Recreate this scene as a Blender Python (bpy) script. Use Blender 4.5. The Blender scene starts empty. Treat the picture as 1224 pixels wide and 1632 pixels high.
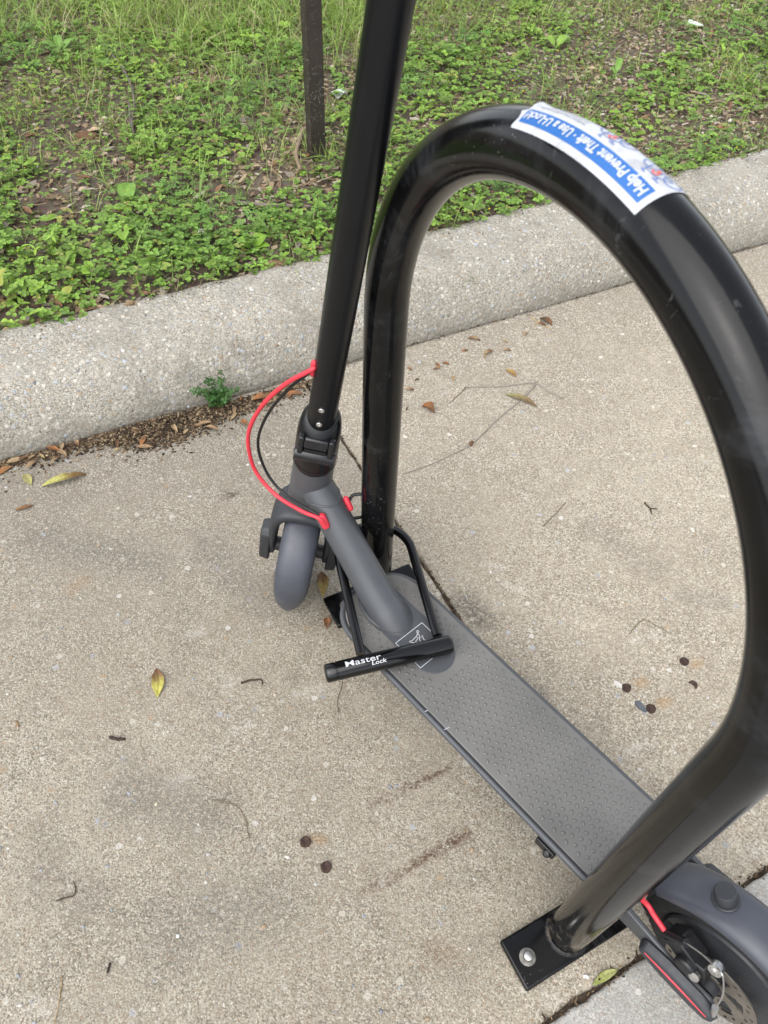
import bpy, bmesh, math, random
import numpy as np
from mathutils import Vector, Matrix, noise as mnoise

random.seed(7); rng = np.random.default_rng(7)
sc = bpy.context.scene
COL = sc.collection
R_ = math.radians

# ------------------------------------------------------------------ camera
F_PX, PITCH, ROLL, CAM_H = 1224.4, R_(50.64), R_(2.8346), 1.1491
fwd = Vector((0, math.cos(PITCH), -math.sin(PITCH)))
rt0 = Vector((1, 0, 0)); up0 = rt0.cross(fwd)
rt = math.cos(ROLL) * rt0 + math.sin(ROLL) * up0
upv = -math.sin(ROLL) * rt0 + math.cos(ROLL) * up0
CAM = Vector((0, 0, CAM_H))
cd = bpy.data.cameras.new('camera'); co = bpy.data.objects.new('camera', cd); COL.objects.link(co)
co.matrix_world = Matrix(((rt.x, upv.x, -fwd.x, CAM.x), (rt.y, upv.y, -fwd.y, CAM.y), (rt.z, upv.z, -fwd.z, CAM.z), (0, 0, 0, 1)))
cd.sensor_fit = 'VERTICAL'; cd.sensor_height = 36.0; cd.sensor_width = 27.0
cd.lens = F_PX / 1632 * 36.0
cd.clip_start = 0.02; cd.clip_end = 600
cd.dof.use_dof = True; cd.dof.focus_distance = 1.2; cd.dof.aperture_fstop = 11.0
sc.camera = co
sc.render.resolution_x = 768; sc.render.resolution_y = 1024

# ------------------------------------------------------------------ world, sun, exposure (bright overcast)
SUN_EL, SUN_AZ = R_(58), R_(-125)        # azimuth of the light source, measured from +X
world = bpy.data.worlds.new('World'); sc.world = world; world.use_nodes = True
wn = world.node_tree; wn.nodes.clear()
sky = wn.nodes.new('ShaderNodeTexSky'); sky.sky_type = 'NISHITA'; sky.sun_disc = False
sky.sun_elevation = SUN_EL; sky.sun_rotation = math.pi / 2 - SUN_AZ
sky.air_density = 1.0; sky.dust_density = 1.5; sky.ozone_density = 1.0
hs = wn.nodes.new('ShaderNodeHueSaturation'); hs.inputs['Saturation'].default_value = 0.28
bg = wn.nodes.new('ShaderNodeBackground'); bg.inputs['Strength'].default_value = 0.15
wo = wn.nodes.new('ShaderNodeOutputWorld')
wn.links.new(sky.outputs[0], hs.inputs['Color']); wn.links.new(hs.outputs[0], bg.inputs['Color']); wn.links.new(bg.outputs[0], wo.inputs['Surface'])
sl = bpy.data.lights.new('sun', 'SUN'); sl.energy = 1.35; sl.angle = R_(75); sl.color = (1.0, 0.975, 0.94)
so = bpy.data.objects.new('sun', sl); COL.objects.link(so)
sdir = Vector((math.cos(SUN_EL) * math.cos(SUN_AZ), math.cos(SUN_EL) * math.sin(SUN_AZ), math.sin(SUN_EL)))
so.rotation_euler = (-sdir).to_track_quat('-Z', 'Y').to_euler(); so.location = (0, -3, 6)
sc.view_settings.view_transform = 'Standard'; sc.view_settings.look = 'None'
sc.view_settings.gamma = 1.0; sc.view_settings.use_curve_mapping = False
sc.view_settings.exposure = 1.08
sc.render.engine = 'CYCLES'

# ------------------------------------------------------------------ pixel helpers (photo is 1224 x 1632)
def ray(px, py):
    return fwd + (px - 612) / F_PX * rt - (py - 816) / F_PX * upv
def gp(px, py, z=0.0):
    d = ray(px, py); t = (z - CAM.z) / d.z; return CAM + d * t
def to_px(P):
    d = P - np.array(CAM); zz = d @ np.array(fwd); zz = np.where(zz < 0.05, 0.05, zz)
    return 612 + F_PX * (d @ np.array(rt)) / zz, 816 - F_PX * (d @ np.array(upv)) / zz

# ------------------------------------------------------------------ tagging
def tag(o, label=None, cat=None, group=None, kind=None):
    if label: o['label'] = label
    if cat: o['category'] = cat
    if group: o['group'] = group
    if kind: o['kind'] = kind
    return o
def empty(name, loc=(0, 0, 0), rz=0.0, label=None, cat=None, group=None):
    o = bpy.data.objects.new(name, None); COL.objects.link(o); o.location = loc; o.rotation_euler = (0, 0, rz)
    o.empty_display_size = 0.05
    return tag(o, label, cat, group)

# ------------------------------------------------------------------ mesh builder
class MB:
    def __init__(s): s.v = []; s.f = []
    def add(s, vs, fs):
        b = len(s.v); s.v += [tuple(v) for v in vs]; s.f += [tuple(i + b for i in f) for f in fs]; return s
    def box(s, c, d, rot=None):
        hx, hy, hz = d[0] / 2, d[1] / 2, d[2] / 2
        vs = [Vector((x, y, z)) for x in (-hx, hx) for y in (-hy, hy) for z in (-hz, hz)]
        if rot is not None: vs = [rot @ v for v in vs]
        vs = [v + Vector(c) for v in vs]
        return s.add(vs, [(0, 1, 3, 2), (4, 6, 7, 5), (0, 4, 5, 1), (2, 3, 7, 6), (0, 2, 6, 4), (1, 5, 7, 3)])
    def tube(s, path, rad, seg=16, cap=True, closed=False):
        P = [Vector(p) for p in path]; n = len(P)
        rr = list(rad) if hasattr(rad, '__len__') else [rad] * n
        T = []
        for i in range(n):
            a = P[(i - 1) % n] if (closed or i > 0) else P[i]; b = P[(i + 1) % n] if (closed or i < n - 1) else P[i]
            T.append((b - a).normalized())
        nv = T[0].orthogonal().normalized(); vs = []
        for i in range(n):
            nv = (nv - T[i] * nv.dot(T[i])).normalized(); bn = T[i].cross(nv)
            for k in range(seg):
                a = 2 * math.pi * k / seg
                vs.append(P[i] + (nv * math.cos(a) + bn * math.sin(a)) * rr[i])
        fs = []
        for i in range(n if closed else n - 1):
            j = (i + 1) % n
            for k in range(seg):
                k2 = (k + 1) % seg
                fs.append((i * seg + k, i * seg + k2, j * seg + k2, j * seg + k))
        if cap and not closed:
            fs.append(tuple(range(seg))[::-1]); fs.append(tuple(range((n - 1) * seg, n * seg)))
        return s.add(vs, fs)
    def lathe(s, prof, o=(0, 0, 0), axis=(0, 0, 1), seg=32, cap=True):
        # prof: list of (radius, height along axis)
        o = Vector(o); ax = Vector(axis).normalized(); e1 = ax.orthogonal().normalized(); e2 = ax.cross(e1); vs = []
        for (r, h) in prof:
            for k in range(seg):
                a = 2 * math.pi * k / seg; vs.append(o + ax * h + (e1 * math.cos(a) + e2 * math.sin(a)) * r)
        fs = []
        for i in range(len(prof) - 1):
            for k in range(seg):
                k2 = (k + 1) % seg; fs.append((i * seg + k, i * seg + k2, (i + 1) * seg + k2, (i + 1) * seg + k))
        if cap:
            fs.append(tuple(range(seg))[::-1]); fs.append(tuple(range((len(prof) - 1) * seg, len(prof) * seg)))
        return s.add(vs, fs)
    def prism(s, pts, z0, z1):
        n = len(pts)
        vs = [(p[0], p[1], z0) for p in pts] + [(p[0], p[1], z1) for p in pts]
        fs = [tuple(range(n))[::-1], tuple(range(n, 2 * n))] + [(i, (i + 1) % n, n + (i + 1) % n, n + i) for i in range(n)]
        return s.add(vs, fs)
    def loft(s, rings, cap=True, closed_ring=True):
        m = len(rings[0]); vs = [v for r in rings for v in r]; fs = []
        for i in range(len(rings) - 1):
            for k in range(m if closed_ring else m - 1):
                k2 = (k + 1) % m; fs.append((i * m + k, i * m + k2, (i + 1) * m + k2, (i + 1) * m + k))
        if cap and closed_ring:
            fs.append(tuple(range(m))[::-1]); fs.append(tuple(range((len(rings) - 1) * m, len(rings) * m)))
        return s.add(vs, fs)
    def xf(s, M):
        s.v = [tuple(M @ Vector(v)) for v in s.v]; return s
    def build(s, name, mat, parent=None, smooth=40, bevel=0.0, bseg=2, solid=0.0, sub=0):
        me = bpy.data.meshes.new(name); me.from_pydata(s.v, [], s.f)
        bm = bmesh.new(); bm.from_mesh(me); bmesh.ops.recalc_face_normals(bm, faces=bm.faces); bm.to_mesh(me); bm.free()
        if mat: me.materials.append(mat)
        me.shade_smooth(); me.set_sharp_from_angle(angle=R_(smooth))
        o = bpy.data.objects.new(name, me); COL.objects.link(o)
        if parent: o.parent = parent
        if solid:
            m = o.modifiers.new('solid', 'SOLIDIFY'); m.thickness = solid; m.offset = -1
        if bevel:
            m = o.modifiers.new('bevel', 'BEVEL'); m.width = bevel; m.segments = bseg; m.limit_method = 'ANGLE'; m.angle_limit = R_(30)
        if sub:
            m = o.modifiers.new('sub', 'SUBSURF'); m.levels = sub; m.render_levels = sub
        return o

def catmull(pts, n=10):
    P = [Vector(p) for p in pts]; P = [P[0] * 2 - P[1]] + P + [P[-1] * 2 - P[-2]]; out = []
    for i in range(1, len(P) - 2):
        a, b, c, d = P[i - 1:i + 3]
        for k in range(n):
            t = k / n
            out.append(0.5 * ((2 * b) + (c - a) * t + (2 * a - 5 * b + 4 * c - d) * t * t + (3 * b - a - 3 * c + d) * t ** 3))
    out.append(P[-2]); return out

# ------------------------------------------------------------------ node helpers
class NT:
    def __init__(s, name):
        s.m = bpy.data.materials.new(name); s.m.use_nodes = True; s.t = s.m.node_tree; s.n = s.t.nodes; s.l = s.t.links
        s.p = s.n['Principled BSDF']; s.out = s.n['Material Output']; s._tc = None
    def lk(s, a, b): s.l.new(a, b)
    def inp(s, sock, v):
        if hasattr(v, 'links') or isinstance(v, bpy.types.NodeSocket): s.lk(v, sock)
        else: sock.default_value = v
    def co(s):
        if s._tc is None: s._tc = s.n.new('ShaderNodeTexCoord')
        return s._tc.outputs['Object']
    def noise(s, scale, detail=4, rough=0.55, vec=None, dist=0.0, out='Fac'):
        n = s.n.new('ShaderNodeTexNoise'); s.lk(vec or s.co(), n.inputs['Vector'])
        n.inputs['Scale'].default_value = scale; n.inputs['Detail'].default_value = detail; n.inputs['Roughness'].default_value = rough; n.inputs['Distortion'].default_value = dist
        return n.outputs[out]
    def vor(s, scale, out='Distance', vec=None, rnd=1.0, feature='F1'):
        n = s.n.new('ShaderNodeTexVoronoi'); n.feature = feature; s.lk(vec or s.co(), n.inputs['Vector']); n.inputs['Scale'].default_value = scale; n.inputs['Randomness'].default_value = rnd
        return n.outputs[out]
    def rmp(s, fac, stops, interp='LINEAR'):
        n = s.n.new('ShaderNodeValToRGB'); n.color_ramp.interpolation = interp; e = n.color_ramp.elements
        while len(e) < len(stops): e.new(0.5)
        for el, (p, c) in zip(e, stops):
            el.position = p; el.color = (c, c, c, 1) if isinstance(c, (int, float)) else (*c, 1)
        s.lk(fac, n.inputs['Fac']); return n.outputs['Color']
    def mix(s, fac, a, b, blend='MIX'):
        n = s.n.new('ShaderNodeMix'); n.data_type = 'RGBA'; n.blend_type = blend; n.clamp_factor = True
        s.inp(n.inputs[0], fac)
        for sock, v in ((n.inputs[6], a), (n.inputs[7], b)):
            if isinstance(v, bpy.types.NodeSocket): s.lk(v, sock)
            else: sock.default_value = (*v, 1) if len(v) == 3 else v
        return n.outputs[2]
    def math(s, op, a, b=0.0, clamp=False):
        n = s.n.new('ShaderNodeMath'); n.operation = op; n.use_clamp = clamp; s.inp(n.inputs[0], a); s.inp(n.inputs[1], b); return n.outputs[0]
    def vmath(s, op, a, b=None, sc_=None):
        n = s.n.new('ShaderNodeVectorMath'); n.operation = op; s.inp(n.inputs[0], a)
        if b is not None: s.inp(n.inputs[1], b)
        if sc_ is not None: s.inp(n.inputs['Scale'], sc_)
        return n.outputs['Value'] if op in ('DOT_PRODUCT', 'LENGTH', 'DISTANCE') else n.outputs['Vector']
    def mrange(s, v, a, b, c=0.0, d=1.0, smooth=True):
        n = s.n.new('ShaderNodeMapRange'); n.interpolation_type = 'SMOOTHSTEP' if smooth else 'LINEAR'
        s.inp(n.inputs[0], v)
        for i, x in enumerate((a, b, c, d)): n.inputs[i + 1].default_value = x
        return n.outputs[0]
    def scl(s, vec, x, y, z):
        return s.vmath('MULTIPLY', vec, (x, y, z))
    def seg(s, p0, p1, w0, w1, warp=None):
        # mask: 1 inside w0 of the segment, 0 outside w1
        p0 = Vector(p0); p1 = Vector(p1); d = p1 - p0
        v = s.vmath('SUBTRACT', warp or s.co(), tuple(p0))
        t = s.math('MULTIPLY', s.vmath('DOT_PRODUCT', v, tuple(d)), 1 / max(d.length_squared, 1e-8), clamp=True)
        n = s.n.new('ShaderNodeVectorMath'); n.operation = 'SCALE'; n.inputs[0].default_value = tuple(d); s.lk(t, n.inputs['Scale'])
        q = s.vmath('LENGTH', s.vmath('SUBTRACT', v, n.outputs['Vector']))
        return s.mrange(q, w0, w1, 1.0, 0.0)
    def bump(s, h, strength=0.3, dist=0.002, prev=None):
        n = s.n.new('ShaderNodeBump'); n.inputs['Strength'].default_value = strength; n.inputs['Distance'].default_value = dist
        s.lk(h, n.inputs['Height'])
        if prev is not None: s.lk(prev, n.inputs['Normal'])
        return n.outputs['Normal']
    def fin(s, col=None, rough=None, nrm=None, **kw):
        if col is not None: s.inp(s.p.inputs['Base Color'], col if isinstance(col, bpy.types.NodeSocket) else (*col, 1))
        if rough is not None: s.inp(s.p.inputs['Roughness'], rough)
        if nrm is not None: s.lk(nrm, s.p.inputs['Normal'])
        for k, v in kw.items(): s.inp(s.p.inputs[k.replace('_', ' ')], v)
        return s.m

def plain(name, col, rough=0.5, metal=0.0, var=0.12, vs=60, bump=0.0, bs=400, spec=0.5, coat=0.0):
    t = NT(name); n = t.noise(vs, 4)
    c = t.mix(t.rmp(n, [(0.3, 0.0), (0.7, 1.0)]), tuple(x * (1 - var) for x in col), tuple(min(1, x * (1 + var)) for x in col))
    r = t.mrange(t.noise(vs * 2.3, 3), 0.3, 0.7, rough * 0.88, min(1, rough * 1.12))
    nr = t.bump(t.noise(bs, 3), bump, 0.0006) if bump else None
    return t.fin(c, r, nr, Metallic=metal, Specular_IOR_Level=spec, Coat_Weight=coat)

# ------------------------------------------------------------------ frames of the place
KA = R_(28.05); K = Vector((math.cos(KA), math.sin(KA), 0)); KN = Vector((-math.sin(KA), math.cos(KA), 0))
P0 = 1.267                                  # kerb foot: points with dot(KN) = P0
def kp(a, p, z=0.0): return K * a + KN * (P0 + p) + Vector((0, 0, z))
RA = Vector((-0.00905, 0.7462, 0)); RB = Vector((0.27127, 0.22594, 0))   # rack feet

# ------------------------------------------------------------------ concrete
def concrete(name, c_lo, c_hi, kerb=False, light=False):
    t = NT(name); co_ = t.co()
    big = t.noise(2.2, 5, 0.6); mid = t.noise(26, 5, 0.65); fine = t.noise(420, 3, 0.7); grit = t.noise(190, 4, 0.75)
    c = t.mix(t.rmp(big, [(0.34, 0.0), (0.66, 1.0)]), c_lo, c_hi)
    c = t.mix(t.mrange(mid, 0.35, 0.7, 0.0, 0.55), c, tuple(x * 0.72 for x in c_lo))
    if not kerb and not light:                # grey dirt lying nearer the kerb, warm clean sand cement away from it
        d = t.vmath('DOT_PRODUCT', t.vmath('ADD', co_, t.vmath('SCALE', t.noise(3.0, 4, 0.6, out='Color'), sc_=0.5)), tuple(KN))
        c = t.mix(t.mrange(d, 0.72, 1.5, 0.0, 0.8), c, (0.238, 0.218, 0.183))
        c = t.mix(t.mrange(d, 1.47, 1.68, 0.0, 0.7), c, (0.12, 0.1, 0.08))
    bl = t.noise(5.2, 7, 0.72, dist=0.8)
    c = t.mix(t.mrange(bl, 0.5, 0.68, 0.0, 0.55 if not light else 0.2), c, tuple(x * 0.6 for x in c_lo))
    c = t.mix(t.mrange(bl, 0.42, 0.28, 0.0, 0.4), c, tuple(min(1, x * 1.2) for x in c_hi))
    # sand grains
    vc = t.vor(480, 'Color'); vd = t.vor(480, 'Distance')
    sepn = t.n.new('ShaderNodeSeparateColor'); t.lk(vc, sepn.inputs[0])
    g = sepn.outputs[0]
    gm = t.mrange(t.noise(8, 5, 0.65), 0.36, 0.64, 0.55, 1.0)
    c = t.mix(t.math('MULTIPLY', t.math('MULTIPLY', t.mrange(g, 0.74, 0.82), gm), 0.85 if not light else 0.35), c, (0.7, 0.65, 0.55))
    c = t.mix(t.math('MULTIPLY', t.math('MULTIPLY', t.mrange(g, 0.27, 0.17), gm), 0.9 if not light else 0.3), c, tuple(x * 0.38 for x in c_lo))
    c = t.mix(t.math('MULTIPLY', t.mrange(sepn.outputs[1], 0.88, 0.93), 0.5), c, (0.34, 0.2, 0.1))
    c = t.mix(t.mrange(fine, 0.34, 0.7, 0.62, 0.0), c, tuple(x * 0.42 for x in c_lo))
    c = t.mix(t.mrange(grit, 0.52, 0.75, 0.0, 0.5), c, tuple(min(1, x * 1.45) for x in c_hi))
    # bigger aggregate flakes (denser where the surface is worn)
    v2 = t.vmath('ADD', co_, t.vmath('SCALE', t.noise(140, 2, out='Color'), sc_=0.006))
    wc = t.vor(95 if kerb else 75, 'Color', v2); wd = t.vor(95 if kerb else 75, 'Distance', v2)
    s2 = t.n.new('ShaderNodeSeparateColor'); t.lk(wc, s2.inputs[0])
    frac = 0.62 if kerb else (0.95 if light else 0.94)
    m2 = t.math('MULTIPLY', t.mrange(s2.outputs[0], frac, frac + 0.03), t.mrange(wd, 0.42, 0.30))
    stone = t.rmp(s2.outputs[1], [(0.0, (0.62, 0.58, 0.5)), (0.35, (0.7, 0.67, 0.62)), (0.5, (0.33, 0.34, 0.36)), (0.7, (0.42, 0.45, 0.5)), (0.85, (0.4, 0.29, 0.18)), (1.0, (0.55, 0.48, 0.38))], 'CONSTANT')
    c = t.mix(t.math('MULTIPLY', m2, 0.6 if kerb else 0.6), c, stone)
    if kerb:
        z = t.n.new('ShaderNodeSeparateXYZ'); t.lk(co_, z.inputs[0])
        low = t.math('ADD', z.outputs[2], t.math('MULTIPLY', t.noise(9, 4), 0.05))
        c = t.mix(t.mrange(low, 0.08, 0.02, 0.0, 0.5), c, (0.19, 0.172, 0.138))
        gr = t.noise(5, 6, 0.7, vec=t.scl(co_, 1, 1, 0.5))
        c = t.mix(t.mrange(gr, 0.5, 0.68, 0.0, 0.6), c, (0.2, 0.182, 0.148))
        pit = t.vor(52, 'Distance', v2); c = t.mix(t.math('MULTIPLY', t.mrange(pit, 0.16, 0.08), t.mrange(t.noise(11, 3), 0.45, 0.6)), c, (0.1, 0.09, 0.075))
        moss = gp(775, 470, 0.1)
        mk = t.math('MULTIPLY', t.seg(moss + Vector((-.02, .05, .02)), moss + Vector((0.01, -.06, -.04)), 0.0, 0.05), t.mrange(t.noise(60, 5), 0.42, 0.6))
        c = t.mix(t.math('MULTIPLY', mk, 0.8), c, (0.1, 0.1, 0.05))
    if not kerb and not light:
        wv = t.vmath('ADD', co_, t.vmath('SUBTRACT', t.vmath('SCALE', t.noise(60, 4, 0.7, out='Color'), sc_=0.03), (0.015, 0.015, 0.015)))
        brk = t.mrange(t.noise(150, 5, 0.75), 0.40, 0.58)
        def blot(pa, pb, w0, w1, col, amt, broken=True):
            nonlocal c
            mk = t.seg(gp(*pa), gp(*pb), w0, w1, wv)
            if broken: mk = t.math('MULTIPLY', mk, brk)
            c = t.mix(t.math('MULTIPLY', mk, amt), c, col)
        rust = (0.085, 0.034, 0.02)
        blot((592, 1285), (650, 1255), 0.001, 0.012, rust, 0.55); blot((655, 1252), (716, 1224), 0.001, 0.011, rust, 0.88)
        blot((580, 1420), (650, 1385), 0.001, 0.012, rust, 0.55); blot((660, 1378), (745, 1330), 0.001, 0.015, rust, 0.9)
        for q in ((1015, 1090), (1052, 1120), (1105, 1058), (505, 1340)):
            blot(q, (q[0] + 10, q[1] - 3), 0.0, 0.014, (0.33, 0.19, 0.07), 0.5, False)
        blot((740, 960), (765, 985), 0.0, 0.045, (0.07, 0.065, 0.06), 0.8); blot((845, 1100), (860, 1112), 0.0, 0.03, (0.1, 0.1, 0.1), 0.6)
        for q in ((470, 1105), (360, 1100), (370, 1165), (1000, 1195), (545, 1065), (1010, 1020), (800, 930), (770, 900), (440, 905), (270, 1250), (1190, 1360), (870, 1590), (50, 1600), (300, 1010), (930, 1225)):
            blot(q, (q[0] + 12 + q[1] % 7 * 5, q[1] - 16 + q[0] % 9 * 4), 0.0, 0.014 + (q[0] % 5) * 0.004, (0.66, 0.62, 0.56), 0.4)
        blot((120, 935), (130, 925), 0.0, 0.03, (0.35, 0.22, 0.11), 0.5); blot((362, 790), (372, 788), 0.0, 0.02, (0.08, 0.06, 0.045), 0.9)
        blot((270, 1480), (420, 1440), 0.0, 0.09, (0.15, 0.14, 0.12), 0.55); blot((60, 1390), (140, 1430), 0.0, 0.06, (0.16, 0.14, 0.115), 0.55); blot((200, 1260), (330, 1300), 0.0, 0.08, (0.17, 0.155, 0.13), 0.7); blot((330, 870), (420, 960), 0.0, 0.07, (0.17, 0.16, 0.14), 0.6); blot((950, 850), (1040, 900), 0.0, 0.06, (0.19, 0.17, 0.14), 0.6); blot((60, 860), (240, 900), 0.0, 0.07, (0.15, 0.14, 0.12), 0.6); blot((1090, 950), (1150, 960), 0.0, 0.03, (0.18, 0.17, 0.15), 0.6)
        blot((690, 1512), (715, 1520), 0.0, 0.025, (0.18, 0.1, 0.05), 0.5)
    h = t.math('ADD', t.math('MULTIPLY', fine, 0.6), t.math('ADD', t.math('MULTIPLY', grit, 0.8), t.math('MULTIPLY', vd, -0.25)))
    nr = t.bump(h, 0.9 if not light else 0.4, 0.003)
    if kerb:
        nr = t.bump(t.math('ADD', t.math('MULTIPLY', wd, -1.0), t.noise(70, 4, 0.7)), 0.5, 0.006, nr)
    nr = t.bump(t.noise(14, 4, 0.6), 0.25, 0.01, nr)
    return t.fin(c, 0.88, nr, Specular_IOR_Level=0.3)

M = {}
M['pave'] = concrete('sandy_concrete', (0.435, 0.38, 0.292), (0.545, 0.485, 0.382))
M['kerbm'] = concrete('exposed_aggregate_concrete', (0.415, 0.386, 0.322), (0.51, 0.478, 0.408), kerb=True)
M['smooth'] = concrete('smooth_grey_concrete', (0.47, 0.455, 0.42), (0.54, 0.525, 0.49), light=True)

def soil_mat():
    t = NT('verge_soil'); a = t.noise(9, 5); b = t.noise(120, 5, 0.7); v = t.vor(160, 'Color')
    c = t.mix(t.rmp(a, [(0.35, 0.0), (0.65, 1.0)]), (0.085, 0.066, 0.048), (0.16, 0.128, 0.094))
    c = t.mix(t.mrange(b, 0.5, 0.75, 0.0, 0.6), c, (0.2, 0.145, 0.09))
    c = t.mix(0.35, c, t.mix(1.0, c, v, 'MULTIPLY'))
    return t.fin(c, 0.95, t.bump(b, 0.9, 0.006), Specular_IOR_Level=0.2)
M['soil'] = soil_mat()
M['far'] = plain('worn_asphalt', (0.11, 0.105, 0.1), 0.9, var=0.25, vs=3, bump=0.3, bs=150)
M['fill'] = plain('joint_dirt', (0.075, 0.055, 0.038), 0.95, var=0.5, vs=90, bump=0.8, bs=260)

def vcol_mat(name, rough=0.6, trans=0.0, spec=0.35, grain=0.18, gs=180):
    t = NT(name); a = t.n.new('ShaderNodeAttribute'); a.attribute_name = 'tint'
    n = t.noise(gs, 3)
    c = t.mix(t.mrange(n, 0.3, 0.7, 0.0, grain * 2), a.outputs['Color'], t.mix(1.0, a.outputs['Color'], (0.55, 0.5, 0.42), 'MULTIPLY'))
    t.fin(c, rough, None, Specular_IOR_Level=spec)
    if trans:
        tr = t.n.new('ShaderNodeBsdfTranslucent'); t.lk(t.mix(1.0, c, (1.0, 1.0, 0.55), 'MULTIPLY'), tr.inputs['Color'])
        mx = t.n.new('ShaderNodeMixShader'); mx.inputs[0].default_value = trans
        t.lk(t.p.outputs[0], mx.inputs[1]); t.lk(tr.outputs[0], mx.inputs[2]); t.lk(mx.outputs[0], t.out.inputs['Surface'])
    return t.m
M['leafy'] = vcol_mat('green_leaf', 0.5, 0.22, 0.4)
M['dry'] = vcol_mat('dry_plant', 0.8, 0.1, 0.2, 0.35, 260)
M['stone'] = vcol_mat('pebble', 0.75, 0.0, 0.35, 0.2, 500)

# ------------------------------------------------------------------ setting: ground, pavement, kerb, verge
def struct(o): o['kind'] = 'structure'; return o

def sheet(name, pts, z, mat):
    m = MB(); m.add([(p[0], p[1], z) for p in pts], [tuple(range(len(pts)))]); return m.build(name, mat)
far = []
for k in range(48):
    a = 2 * math.pi * k / 48; far.append((250 * math.cos(a), 250 * math.sin(a)))
struct(sheet('ground', far, -0.16, M['far']))

E0 = gp(870, 1632); E1 = gp(1224, 1385)       # joint along the smooth slab
C0 = gp(540, 690); C1 = gp(745, 1005)         # joint running out from the kerb
pave = MB(); 
pbase = kp(0, 0)
pave.add([kp(-7, -6, -0.010), kp(8, -6, -0.010), kp(8, 0.1, -0.010), kp(-7, 0.1, -0.010)], [(0, 1, 2, 3)])
pavement = struct(pave.build('pavement', M['fill']))

def to_k(P): P = Vector(P); return P.dot(K), P.dot(KN) - P0
def slab(name, pts_k, mat, top=0.0, jag=()):
    """outline in kerb coordinates; edges subdivided and chipped a little, with a rounded arris"""
    pts = []
    n = len(pts_k)
    for i in range(n):
        a = Vector(pts_k[i]); b = Vector(pts_k[(i + 1) % n]); L = (b - a).length
        ns = max(1, int(L / 0.012)) if i in jag else 1
        for k in range(ns):
            q = a.lerp(b, k / ns)
            if i in jag:
                nn = Vector((-(b - a).y, (b - a).x)).normalized()
                q = q + nn * (0.0022 * mnoise.noise(Vector((q.x * 40, q.y * 40, 3.1))) + 0.003 * mnoise.noise(Vector((q.x * 150, q.y * 150, 9.1))))
            pts.append(q)
    W = [kp(q.x, q.y) for q in pts]; c = sum(W, Vector()) / len(W)
    m = MB(); nn = len(W); rings = []
    for (ins, z) in ((0, top - 0.12), (0, top - 0.006), (0.0015, top - 0.0022), (0.005, top)):
        ring = []
        for i in range(nn):
            a = W[i - 1]; b = W[(i + 1) % nn]; tt = (b - a).normalized(); nr = Vector((-tt.y, tt.x, 0))
            ring.append(W[i] + nr * ins + Vector((0, 0, z)))
        rings.append(ring)
    m.loft(rings, cap=True); o = m.build(name, mat, smooth=60); return o
ek0, ek1 = to_k(E0), to_k(E1); em = (ek0[1] + ek1[1]) / 2; sl_ = (ek1[1] - ek0[1]) / (ek1[0] - ek0[0])
eline = lambda a: ek0[1] + sl_ * (a - ek0[0])
ck0, ck1 = to_k(C0), to_k(C1); csl = (ck1[0] - ck0[0]) / (ck1[1] - ck0[1])
cline = lambda p: ck0[0] + csl * (p - ck0[1])
G = 0.0026
ca, cb = cline(-0.004), cline(eline(ck1[0]))
s1 = slab('slab', [(-7, eline(-7) + G), (cb - G, eline(cb) + G), (ca - G, -0.004), (-7, -0.004)], M['pave'], 0.0, (0, 1))
s2 = slab('slab', [(cb + G, eline(cb) + G), (8, eline(8) + G), (8, -0.004), (ca + G, -0.004)], M['pave'], 0.001, (0, 3))
s3 = slab('slab', [(-7, -6), (8, -6), (8, eline(8) - G), (-7, eline(-7) - G)], M['smooth'], 0.004, (2,))
for s in (s1, s2, s3): s.parent = pavement
s3['label'] = 'smooth pale grey concrete slab beyond the joint'

# kerb: swept rounded profile
KPROF = [(0.0, -0.12), (0.0, 0.0), (0.006, 0.02), (0.016, 0.045), (0.03, 0.072), (0.048, 0.095), (0.07, 0.112), (0.098, 0.123), (0.13, 0.128), (0.17, 0.131), (0.215, 0.133), (0.232, 0.130), (0.24, 0.121), (0.242, -0.12)]
def kprof(u):
    # u in 0..1 along the visible part of the profile, returns p, z, normal
    v = 1 + u * (len(KPROF) - 4); i = min(int(v), len(KPROF) - 4); f = v - i
    a, b = KPROF[i], KPROF[i + 1]; d = Vector((b[0] - a[0], b[1] - a[1])).normalized()
    return a[0] + (b[0] - a[0]) * f, a[1] + (b[1] - a[1]) * f, (-d.y, d.x)
rings = []; aa = [-7, -5, -3, -2] + list(np.arange(-1.6, 2.6, 0.02)) + [3, 4, 6, 8]
for a in aa:
    ring = []
    for (p, z) in KPROF:
        w = 0.006 * mnoise.noise(Vector((a * 2.2, p * 6, 1.7))) + 0.0022 * mnoise.noise(Vector((a * 14, p * 30, z * 30)))
        ring.append(kp(a, p + (w if z > -0.1 else 0), z + (w * 0.8 if z > 0.01 else 0)))
    rings.append(ring)
kb = MB(); kb.loft(rings, cap=True, closed_ring=True)
kerb = struct(kb.build('kerb', M['kerbm'], smooth=70))

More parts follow.
